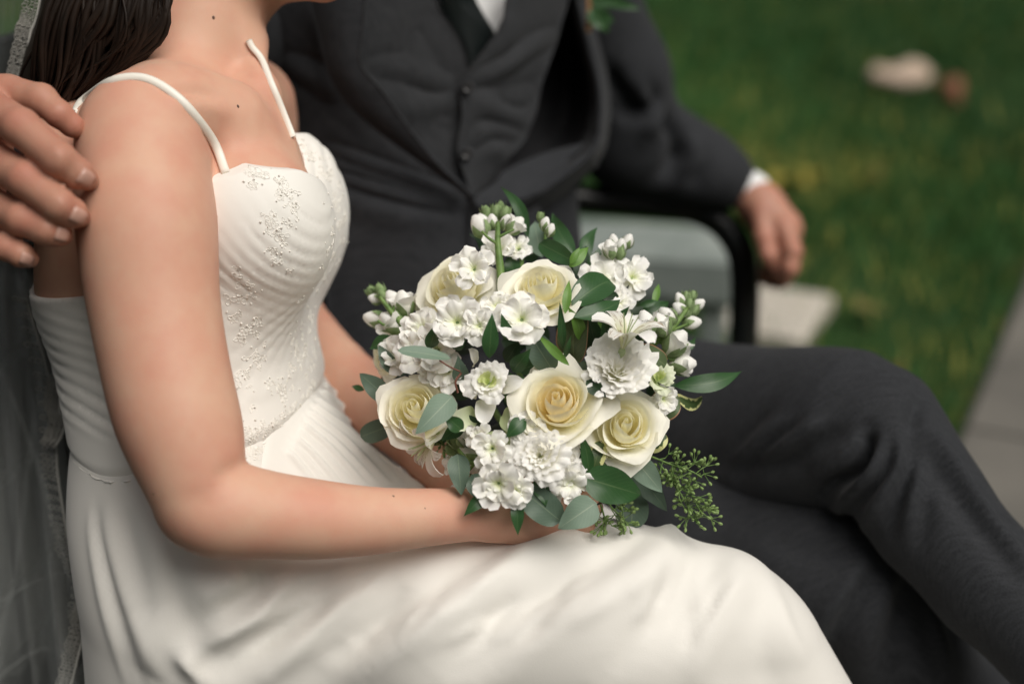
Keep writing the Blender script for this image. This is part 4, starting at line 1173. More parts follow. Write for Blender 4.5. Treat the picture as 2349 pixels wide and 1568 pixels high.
def cup_petal(R, H, span, curl, open_=0., point=0., spiral=.1, ruff=0., nruf=5, a0=0., foot=.35, nu=12, nv=9, seed=0, drop=.2, vc=.66, bulge=1.15, inc=0.):
    g = random.Random(seed); ph = g.uniform(0, 6.28); w1 = g.uniform(-.06, .06); w2 = g.uniform(.85, 1.15)
    u = np.linspace(-1, 1, nu)[:, None] * np.ones((1, nv)); v0 = np.ones((nu, 1)) * np.linspace(0, 1, nv)[None]
    tip = np.exp(-(u / .22) ** 2) * point
    vv = v0 * (1 - drop * np.abs(u) ** 2.4 + tip)
    rho = R * (.12 + .88 * np.sin(np.pi / 2 * np.clip(vv * bulge, 0, 1))) * (1 + open_ * vv) * (1 - inc * np.clip(vv, 0, 1) ** 3)
    z = H * vv
    a = np.clip((vv - vc) / (1 - vc), 0, 1.4)
    cw = curl * (1 + .35 * np.sin(u * 2.6 + ph))
    rho = rho + cw * a ** 1.7; z = z - np.abs(cw) * .75 * a ** 2.3
    rf = ruff * np.sin(u * nruf * 2 + ph) * np.clip(v0, 0, 1) ** 2.5 + ruff * .5 * np.sin(u * nruf * 4.7 + 2 * ph) * v0 ** 4
    z = z + rf * .8; rho = rho + rf * .6
    fi = a0 + u * span * (foot + (1 - foot) * np.sin(np.pi / 2 * np.clip(v0 * 1.5, 0, 1))) + w1 * v0
    rho = rho * (1 + spiral * u) * (1 + .03 * np.sin(3 * fi + ph))
    V = np.stack([rho * np.cos(fi), rho * np.sin(fi) * w2, z], -1).reshape(-1, 3)
    uv = np.stack([(u + 1) / 2, v0], -1).reshape(-1, 2)
    return V, gridfaces(nu, nv), uv

def rose(x, y, d, size, toward=.9, tilt=None, seed=0, opened=1.0, warm=True, roll=0., n_out=8):
    """size: width in pixels of the whole bloom"""
    n = outward(x, y, d, toward) if tilt is None else unit(tilt)
    S_ = R_(size, d) / .066
    Mx = frame(n, roll); p = P(x, y, d) - n * .030 * S_
    g = random.Random(seed)
    # heart: tightly rolled petals are the flower's own mesh
    hm = Mix(); hu = []
    for k in range(4):
        V, F_, uv = cup_petal(.0030 + .0021 * k, .0415 - .0008 * k, 2.2, .0002, 0, 0, .20, a0=k * 2.4 + g.random(), seed=seed * 31 + k, nu=16, nv=8, drop=.22, foot=.9, inc=.34)
        hm.add(V, F_); hu.append(uv)
    v, f = hm.get()
    o = bpy.data.objects.new('rose', mesh_data('rose', v, np.array(f), M['rose_in' if warm else 'rose_mid'], np.concatenate(hu))); COL.objects.link(o); o.parent = bq; place(o, p, Mx, S_)
    ang = g.uniform(0, 6.28)
    rings = [(3, .0130, .0150, .0395, .0380, 1.55, .0008, .34, 'in'), (3, .0168, .0190, .0365, .0345, 1.45, .0014, .24, 'in'), (4, .0208, .0238, .0335, .0305, 1.25, .0034, .08, 'mid'), (n_out // 2, .0250, .0262, .0290, .0265, 1.08, .0070, 0., 'out'), (n_out - n_out // 2, .0268, .0285, .0235, .0190, 1.02, .0100, 0., 'out')]
    kk = 0
    for (n_, r0, r1, h0, h1, sp, cu_, ic, tier) in rings:
        ang += g.uniform(.5, 1.6)
        for q in range(n_):
            t = q / max(n_ - 1, 1); a_ = ang + q * 6.283 / n_ + g.uniform(-.18, .18); out_ = tier == 'out'
            V, F_, uv = cup_petal(r0 + (r1 - r0) * t, h0 + (h1 - h0) * t + g.uniform(-.0006, .0006), sp * g.uniform(.92, 1.08), cu_ * (opened if tier != 'in' else 1) * g.uniform(.8, 1.25), .05 if out_ else 0, (.05 + .06 * g.random()) if out_ else .02 * g.random(), .13 if not out_ else .06,
                                  a0=a_, seed=seed * 97 + kk, ruff=.0009 if out_ else .0003, drop=.30 if not out_ else .18, vc=.62 if out_ else .80, inc=ic, nu=15, nv=10)
            m = {'in': 'rose_in' if warm else 'rose_mid', 'mid': 'rose_mid', 'out': 'rose_out'}[tier]; kk += 1
            child('petal', o, V, F_, M[m], uv)
    m_ = Mix()
    for k in range(5):
        V, F_, uv = cup_petal(.020, .014, .35, .006, 0, .2, 0, a0=k * 1.257, foot=.8, nu=5, nv=6, drop=.7); m_.add(V - [0, 0, .001], F_)
    v, f = m_.get(); child('sepal', o, v, np.array(f), M['calyx'])
    return o

def flare_petal(L, W, rise, a0, ruff=.0012, curl=.0, seed=0, nu=8, nv=7, cup=.12, notch=.0, r0=.001, wp=.75):
    """a petal that leaves the centre, rises and spreads outwards"""
    g = random.Random(seed); ph = g.uniform(0, 6.28)
    u = np.linspace(-1, 1, nu)[:, None] * np.ones((1, nv)); v = np.ones((nu, 1)) * np.linspace(0, 1, nv)[None]
    w = W / 2 * (.16 + .84 * np.sin(np.pi * np.clip(v * wp, 0, .62) / 1.24) ** 1.0) * np.sqrt(np.clip(1 - np.clip((v - .72) / .30, 0, 1) ** 2.2, 0.02, 1))
    ve = v * (1 - notch * np.exp(-(u / .3) ** 2))
    th = rise * (1 - .75 * ve ** 1.3) - curl * ve ** 2
    dl = L / (nv - 1)
    s = np.concatenate([np.zeros((nu, 1)), np.cumsum(np.cos(th[:, 1:]) * dl, 1)], 1); z = np.concatenate([np.zeros((nu, 1)), np.cumsum(np.sin(th[:, 1:]) * dl, 1)], 1)
    rf = ruff * (np.sin(u * 3.2 + ph + 2.2 * v) + .6 * np.sin(u * 7 + 2 * ph)) * v ** 1.5
    z = z + rf + cup * np.abs(u) ** 2 * w
    rr = r0 + s
    X, Y_ = rr, u * w
    c, si = math.cos(a0), math.sin(a0)
    V = np.stack([X * c - Y_ * si, X * si + Y_ * c, z], -1).reshape(-1, 3)
    return V, gridfaces(nu, nv), np.stack([(u + 1) / 2, v], -1).reshape(-1, 2)

def flower_base(name, p, Mx, S_, m='calyx', r=.0035, h=.012):
    ts = np.linspace(0, 1, 6); V = []
    for t in ts:
        rr = r * (.45 + .75 * math.sin(t * 2.4)); V += [(rr * math.cos(w), rr * math.sin(w), -h + h * t) for w in np.linspace(0, 6.283, 9)[:-1]]
    f = [tuple(q) for q in gridfaces(6, 8, closed_v=True)] + [tuple(range(40, 48)), tuple(reversed(range(8)))]
    f = [tuple(reversed(q)) if len(q) == 4 else q for q in f]
    o = bpy.data.objects.new(name, mesh_data(name, V, f, M[m])); COL.objects.link(o); o.parent = bq; place(o, p, Mx, S_)
    return o

def stock(x, y, d=None, size=95, toward=.9, tilt=None, seed=0, double=True, roll=0.):
    d = dome(x, y) if d is None else d
    n = outward(x, y, d, toward) if tilt is None else unit(tilt)
    S_ = R_(size, d) / .034; Mx = frame(n, roll); p = P(x, y, d) - n * .006 * S_
    o = flower_base('stock_flower', p, Mx, S_); g = random.Random(seed)
    a = g.uniform(0, 6.28)
    for k in range(5):
        V, F_, uv = flare_petal(.0185 * g.uniform(.88, 1.1), .0165 * g.uniform(.85, 1.1), g.uniform(.35, .8), a + k * 1.257 + g.uniform(-.35, .35), .0021, g.uniform(-.3, .7), seed * 61 + k, notch=.1 * g.random())
        child('petal', o, V, F_, M['white'], uv)
    if double:
        for k in range(5):
            V, F_, uv = flare_petal(.0145 * g.uniform(.85, 1.1), .013 * g.uniform(.85, 1.15), g.uniform(.8, 1.25), a + .6 + k * 1.257 + g.uniform(-.45, .45), .0026, g.uniform(-.3, .8), seed * 61 + 10 + k, notch=.1 * g.random())
            child('petal', o, V, F_, M['white'], uv)
        for k in range(5):
            V, F_, uv = flare_petal(.0085 * g.uniform(.8, 1.2), .008, g.uniform(1.1, 1.6), a + k * 1.257 + g.uniform(-.4, .4), .0018, .9 * g.random(), seed * 61 + 20 + k)
            child('petal', o, V, F_, M['white2'], uv)
    else:
        for k in range(4):
            V, F_, uv = flare_petal(.006, .005, 1.4, a + k * 1.57, .0008, .4, seed * 61 + 20 + k, nu=5, nv=5)
            child('petal', o, V, F_, M['white2'], uv)
    return o

def bud(x, y, d=None, size=38, aim=None, seed=0, white=.5, green='calyx'):
    """a closed flower: petals rolled to a tip, sepals round the lower part"""
    d = dome(x, y) if d is None else d
    n = outward(x, y, d, .4) if aim is None else unit(aim)
    S_ = R_(size, d) / .012; p = P(x, y, d); g = random.Random(seed + 5)
    Mx = frame(n, g.uniform(0, 6.28))
    nv_, ns = 8, 10; V = []
    for i in range(nv_):
        t = i / (nv_ - 1)
        r = .0058 * math.sin(math.pi * min(.04 + t * .9, 1)) ** .75 * (1 - .15 * t)
        for k in range(ns):
            w = 6.283 * k / ns; tw = w + .9 * t
            V.append((r * (1 + .10 * math.sin(3 * w)) * math.cos(tw), r * (1 + .10 * math.sin(3 * w)) * math.sin(tw), -.007 + .0155 * t))
    f = [tuple(reversed(q)) for q in gridfaces(nv_, ns, closed_v=True)] + [tuple(reversed(range(ns))), tuple(range((nv_ - 1) * ns, nv_ * ns))]
    uv = np.array([(k / ns, .35 + .65 * i / (nv_ - 1)) for i in range(nv_) for k in range(ns)])
    o = bpy.data.objects.new('flower_bud', mesh_data('flower_bud', V, f, M['white' if white > 0 else 'calyx'], uv)); COL.objects.link(o); o.parent = bq; place(o, p, Mx, S_)
    if white > .6:
        for k in range(3):
            V, F_, uv = cup_petal(.0062, .0125, .95, .0016, .05, .05, .2, a0=k * 2.1 + 1, seed=seed + k, nu=7, nv=6, ruff=.0004); V[:, 2] -= .006
            child('petal', o, V, F_, M['white'], uv)
    for k in range(4):
        V, F_, uv = cup_petal(.0064, .0105 if white else .0145, .62, -.0006 if white < .8 else .001, 0, .25, 0, a0=k * 1.5708, foot=.7, nu=5, nv=6, drop=.5, bulge=1.5); V[:, 2] -= .0078
        child('sepal', o, V, F_, M[green], uv)
    return o

def stem(pts, w=14, m='stem', name='stem', seg=7):
    q = spline([P(*p[:3]) for p in pts], 14)
    rr = [R_(w if len(p) < 4 else p[3], p[2]) / 2 for p in pts]
    r = np.interp(np.linspace(0, 1, 14), np.linspace(0, 1, len(rr)), rr)
    v, f = tube(q, r, seg)
    o = bpy.data.objects.new(name, mesh_data(name, v, f, M[m])); COL.objects.link(o); o.parent = bq
    o.matrix_parent_inverse = Matrix.Translation(-Vector(AT[bq.name])); return o

def leaf(b, t, w, m='ruscus', name='leaf', shape='lance', bow=.10, face=None, fold=.18, d0=None, d1=None, side=0., twist=None, nu=7, nv=14, wav=.07):
    """b, t: pixels of base and tip; w: width in pixels; bow: arch towards the viewer; side: bend in the picture"""
    d0 = dome(*b) if d0 is None else d0; d1 = dome(*t) if d1 is None else d1
    A, T = P(b[0], b[1], d0), P(t[0], t[1], d1); ax = T - A; ln = np.linalg.norm(ax); ax = ax / ln
    mid = (A + T) / 2; nn = unit(CAM - mid) if face is None else unit(unit(CAM - mid) + np.asarray(face, float))
    nn = unit(nn - (nn @ ax) * ax); sd = np.cross(ax, nn)
    hw = R_(w, (d0 + d1) / 2) / 2
    V = np.zeros((nu, nv, 3)); g = random.Random(int(b[0] * 7 + b[1] * 3 + t[0] * 11 + t[1]))
    twist = g.uniform(-.7, .7) if twist is None else twist; wp = g.uniform(0, 6.28); curl_ = g.uniform(-.05, .12)
    for j in range(nv):
        s = j / (nv - 1)
        if shape == 'lance': pw = (math.sin(math.pi * s ** .8) ** 1.05) * (1 - .25 * s) * 1.08
        elif shape == 'oval': pw = max(1 - abs(2 * s - 1) ** 2.3, 0) ** .5
        else: pw = math.sin(math.pi * s ** .62) ** .8
        c = A + ax * ln * s + nn * (bow * math.sin(math.pi * s) - curl_ * s ** 3) * ln + sd * side * ln * math.sin(math.pi * s)
        tw = twist * (s - .5); s2 = sd * math.cos(tw) + nn * math.sin(tw); n2 = nn * math.cos(tw) - sd * math.sin(tw)
        for i in range(nu):
            u = i / (nu - 1) * 2 - 1
            V[i, j] = c + s2 * hw * pw * u + n2 * (hw * pw * fold * (abs(u) ** 1.5) + wav * hw * abs(u) * math.sin(u * 1.5 + s * 10 + wp))
    uv = griduv(nu, nv)
    o = bpy.data.objects.new(name, mesh_data(name, V.reshape(-1, 3), gridfaces(nu, nv), M[m], uv)); COL.objects.link(o); o.parent = bq
    o.matrix_parent_inverse = Matrix.Translation(-Vector(AT[bq.name])); return o

# shaded greenery deep in the bouquet
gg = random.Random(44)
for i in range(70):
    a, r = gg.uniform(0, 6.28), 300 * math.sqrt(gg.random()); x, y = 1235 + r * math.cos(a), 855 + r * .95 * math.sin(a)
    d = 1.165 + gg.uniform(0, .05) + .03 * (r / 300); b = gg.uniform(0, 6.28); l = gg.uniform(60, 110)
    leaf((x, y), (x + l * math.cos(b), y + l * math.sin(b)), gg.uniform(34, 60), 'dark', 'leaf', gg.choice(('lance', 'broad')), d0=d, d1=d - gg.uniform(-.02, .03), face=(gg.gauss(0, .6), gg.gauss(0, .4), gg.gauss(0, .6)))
# the tied stems below the flowers
for i in range(12):
    a = i * 2.4; r = 22 * math.sqrt((i + .5) / 12)
    stem([(1235 + 6 * r * math.cos(a), 900 + 4 * r * math.sin(a), 1.20), (1262 + r * math.cos(a), 1120 + .7 * r * math.sin(a), 1.165 + .0006 * r * math.sin(a)), (1275 + 1.6 * r * math.cos(a), 1215 + r * .4 * math.sin(a), 1.165)], 15)

# roses
def up_(x, y, d, a, b): return unit(CAM - P(x, y, d)) + RT * a + UP * b
rose(1278, 916, 1.075, 196, tilt=up_(1274, 905, 1.07, -.05, .50), seed=1, roll=.4)
rose(1436, 972, 1.095, 172, tilt=up_(1437, 965, 1.09, .10, .38), seed=2, roll=2.0, warm=False)
rose(1240, 650, 1.100, 166, tilt=up_(1240, 650, 1.1, -.08, .85), seed=3, roll=1.1, warm=False, opened=.8)
rose(1032, 650, 1.135, 172, tilt=up_(1030, 650, 1.13, -.5, .75), seed=4, roll=.2, warm=False, opened=1.1)
rose(950, 932, 1.100, 168, tilt=up_(950, 930, 1.1, -.15, .35), seed=6, roll=3.0, warm=False, opened=.7)
rose(880, 812, 1.16, 120, tilt=[-.8, -.5, .35], seed=8, roll=0, warm=False, n_out=6, opened=.7)

# lisianthus: frilled white, small lime one, green-hearted one
def lisianthus(x, y, d, size, tilt=None, seed=0, n=22, heart='white2', outer='white', ruff=.0016, hgt=.034):
    nrm = outward(x, y, d, .8) if tilt is None else unit(tilt)
    S_ = R_(size, d) / .058; Mx = frame(nrm, seed); p = P(x, y, d) - nrm * .024 * S_
    o = flower_base('lisianthus', p, Mx, S_, r=.006); g = random.Random(seed); a = 0
    for k in range(n):
        t = k / (n - 1); a += 2.3999 + g.uniform(-.3, .3)
        V, F_, uv = cup_petal(.0022 + .0208 * t ** .8, hgt * (.72 + .28 * min(1, t * 2.4)) - .014 * t, 1.15 - .3 * t, .002 + .008 * t, .05, 0, .08, ruff=ruff * (.7 + .7 * t), nruf=7, a0=a, seed=seed * 77 + k, nu=16, nv=8, drop=.12, vc=.6, inc=.1 * (1 - t))
        child('petal', o, V, F_, M[heart if t < .35 else outer], uv)
    return o
lisianthus(1418, 838, 1.085, 150, unit(CAM - P(1418, 838, 1.08)) + [.05, 0, .55], 3, 26, 'white', 'white', .0022, .040)
lisianthus(1118, 868, 1.075, 100, unit(CAM - P(1110, 868, 1.07)) + [-.12, 0, .35], 5, 12, 'lime', 'white', .0014, .026)
lisianthus(1516, 862, 1.10, 74, unit(CAM - P(1516, 862, 1.1)) + [.35, 0, .6], 7, 11, 'lime', 'palegreen', .0018, .034)
for (x, y, an, L_, m) in ((1090, 945, 3.6, 70, 'palegreen'), (1150, 955, -.3, 72, 'palegreen'), (1120, 915, 4.5, 60, 'white'), (1165, 985, 5.2, 80, 'palegreen'), (1125, 990, 4.9, 60, 'palegreen'), (1095, 905, 2.6, 50, 'white'), (1150, 890, .4, 52, 'white'), (1085, 838, 1.9, 40, 'white')):
    leaf((x, y), (x + L_ * math.cos(an), y - L_ * math.sin(an)), L_ * .78, m, 'petal', 'oval', bow=.16, fold=.35, d0=1.10, d1=1.085, wav=.12, face=(gg.gauss(0, .3), 0, gg.gauss(0, .3)))

# alstroemeria: six long petals, the inner ones streaked
def streak():
    m = petal_mat('streaked_petal', (.86, .85, .80), (.74, .74, .45), .28)
    N = m.node_tree.nodes; L = m.node_tree.links; b = N['Principled BSDF']
    src = b.inputs['Base Color'].links[0].from_socket
    uv = N.new('ShaderNodeUVMap'); mp = N.new('ShaderNodeMapping'); mp.inputs['Scale'].default_value = (16, 5, 1); L.new(uv.outputs[0], mp.inputs['Vector'])
    vo_ = N.new('ShaderNodeTexNoise'); vo_.inputs['Scale'].default_value = 1; vo_.inputs['Detail'].default_value = 0; L.new(mp.outputs[0], vo_.inputs['Vector'])
    gt_ = N.new('ShaderNodeMath'); gt_.operation = 'GREATER_THAN'; gt_.inputs[1].default_value = .63; L.new(vo_.outputs['Fac'], gt_.inputs[0])
    mx = N.new('ShaderNodeMix'); mx.data_type = 'RGBA'; mx.inputs['B'].default_value = (.30, .20, .12, 1); L.new(src, mx.inputs['A']); L.new(gt_.outputs[0], mx.inputs['Factor']); L.new(mx.outputs['Result'], b.inputs['Base Color'])
    return m
M['streak'] = streak()
def alstro(x, y, d, size, tilt, seed, roll=0.):
    n = unit(tilt); S_ = R_(size, d) / .06; Mx = frame(n, roll); p = P(x, y, d)
    o = flower_base('alstroemeria', p, Mx, S_, 'palegreen', .003, .01); g = random.Random(seed)
    for k in range(6):
        V, F_, uv = flare_petal(.050 * g.uniform(.9, 1.05), .022 if k % 2 else .016, 1.35, k * 1.047 + .1 * g.random(), .0010, .55 + .3 * g.random(), seed * 9 + k, nu=9, nv=10, cup=.35, wp=.9)
        child('petal', o, V, F_, M['streak' if k % 2 == 0 else 'white'], uv)
    for k in range(5):
        a = k * 1.257; v, f = tube(spline([(0, 0, 0), (.003 * math.cos(a), .003 * math.sin(a), .02), (.008 * math.cos(a), .008 * math.sin(a), .036)], 8), .0006, 5); child('stamen', o, v, f, M['palegreen'])
    return o
alstro(1428, 800, 1.085, 140, UP * .9 + RT * .18 - FW * .40, 2, .5)
lisianthus(1236, 1040, 1.064, 128, up_(1236, 1040, 1.06, -.1, .1), 11, 24, 'white', 'white', .0022, .034)
lisianthus(1292, 1098, 1.078, 100, up_(1292, 1098, 1.07, .3, -.3), 12, 20, 'white', 'white', .0024, .034)
alstro(1003, 1000, 1.105, 124, -RT * .72 - UP * .52 - FW * .5, 4, .2)

# stock: open double flowers
for i, (x, y, s, dd) in enumerate(((1145, 566, 74, 1.15), (1188, 566, 62, 1.16), (1085, 612, 92, 1.10), (1045, 735, 108, 1.085), (1098, 745, 74, 1.08), (1196, 728, 118, 1.078), (1140, 700, 66, 1.10),
        (965, 752, 92, 1.12), (1000, 800, 100, 1.105), (950, 800, 96, 1.115), (905, 815, 84, 1.135), (1025, 850, 84, 1.10), (990, 845, 70, 1.11),
        (1385, 640, 104, 1.145), (1455, 632, 88, 1.15), (1400, 600, 60, 1.16), (1420, 690, 70, 1.14),
        (1128, 1030, 84, 1.072), (1142, 1112, 98, 1.06), (1184, 1128, 74, 1.063), (1098, 1000, 56, 1.08), (1210, 985, 76, 1.075), (1310, 1110, 86, 1.078), (1290, 1040, 70, 1.085),
        (1525, 915, 62, 1.115), (1380, 830, 60, 1.10))):
    stock(x, y, dd, s * 1.12, toward=.55 + .5 * gg.random(), seed=100 + i, roll=gg.random() * 6)
# buds on their stalks
U_ = lambda a, t=.25: RT * math.cos(a) + UP * math.sin(a) - FW * t
for i, (x, y, s, w, a) in enumerate(((1103, 522, 46, .5, 2.1), (1118, 492, 30, 0, 1.9), (1140, 490, 30, 0, 1.6), (1158, 492, 28, 0, 1.3), (1130, 510, 28, .3, 1.7), (1160, 512, 30, .3, 1.2), (1180, 520, 40, .7, .8), (1148, 478, 24, 0, 1.5), (1110, 508, 30, .3, 2.2),
        (858, 672, 28, 0, 2.5), (874, 668, 28, 0, 2.0), (864, 686, 28, .3, 2.9), (880, 682, 28, 0, 2.1), (862, 732, 42, .6, 2.9), (905, 690, 40, .6, 2.2), (928, 700, 50, .8, 1.8), (906, 742, 56, .9, 2.6), (884, 755, 34, .5, 2.9),
        (1408, 556, 28, .4, 1.7), (1424, 566, 28, .5, 1.4), (1438, 556, 30, .4, 1.1), (1400, 574, 36, .7, 1.8), (1422, 584, 26, 0, 1.4), (1250, 515, 26, .4, 1.3), (1262, 530, 26, .5, 1.2), (1240, 500, 20, 0, 1.5),
        (1560, 688, 26, .4, 2.0), (1574, 684, 24, 0, 1.6), (1586, 682, 24, 0, 1.2), (1598, 700, 30, .4, .6), (1580, 702, 26, 0, 1.4), (1562, 712, 34, .5, 2.4), (1590, 715, 24, 0, .9), (1574, 720, 24, 0, 1.6), (1534, 726, 40, .6, 2.4), (1584, 741, 36, .5, .2), (1483, 744, 48, .8, 1.9), (1547, 790, 56, .9, .9), (1562, 836, 50, .9, .1), (1518, 748, 46, .8, 2.0),
        (1050, 1016, 34, 0, 2.2), (1040, 1034, 30, 0, 2.6), (1062, 1008, 34, .3, 1.9), (1046, 1062, 46, .8, 3.0), (1064, 1082, 44, .7, 3.4), (1066, 1112, 40, .9, 4.3), (1088, 1004, 40, .8, 2.0), (1080, 1040, 44, .6, 2.6), (1100, 1068, 40, .7, 3.6))):
    bud(x, y, dome(x, y) - .004, s, U_(a), seed=i, white=w)
for p_ in ([(1150, 680, 1.12, 20), (1148, 620, 1.135, 20), (1142, 560, 1.14, 15), (1142, 510, 1.15, 11)], [(1142, 560, 1.14, 8), (1120, 545, 1.14, 7), (1105, 530, 1.14, 6)], [(1142, 545, 1.142, 8), (1160, 535, 1.142, 7), (1178, 526, 1.145, 6)], [(1190, 640, 1.16, 12), (1196, 600, 1.16, 12), (1192, 570, 1.16, 10)],
           [(960, 790, 1.15, 14), (910, 730, 1.15, 14), (890, 705, 1.15, 12), (870, 680, 1.15, 9)], [(910, 730, 1.15, 8), (885, 745, 1.148, 7), (866, 735, 1.148, 6)], [(900, 715, 1.15, 8), (905, 700, 1.15, 7)],
           [(1480, 800, 1.15, 16), (1515, 775, 1.148, 17), (1550, 742, 1.15, 14), (1578, 705, 1.155, 10)], [(1530, 762, 1.15, 9), (1560, 750, 1.15, 7), (1580, 742, 1.15, 6)], [(1515, 775, 1.148, 9), (1528, 750, 1.148, 8), (1534, 735, 1.148, 6)], [(1510, 780, 1.148, 9), (1530, 795, 1.145, 7), (1545, 795, 1.145, 6)], [(1480, 800, 1.15, 9), (1520, 815, 1.145, 8), (1556, 832, 1.145, 6)], [(1470, 790, 1.15, 8), (1482, 765, 1.15, 7), (1484, 750, 1.15, 6)],
           [(1380, 660, 1.17, 12), (1408, 610, 1.168, 12), (1420, 575, 1.168, 9)], [(1410, 605, 1.168, 8), (1432, 575, 1.168, 6)], [(1250, 560, 1.18, 9), (1252, 515, 1.18, 7)],
           [(1160, 1050, 1.11, 18), (1120, 1058, 1.105, 16), (1080, 1060, 1.105, 12), (1050, 1030, 1.105, 9)], [(1090, 1060, 1.105, 8), (1068, 1090, 1.105, 6), (1066, 1105, 1.105, 5)], [(1200, 1040, 1.10, 12), (1160, 1050, 1.10, 14)]):
    stem(p_)

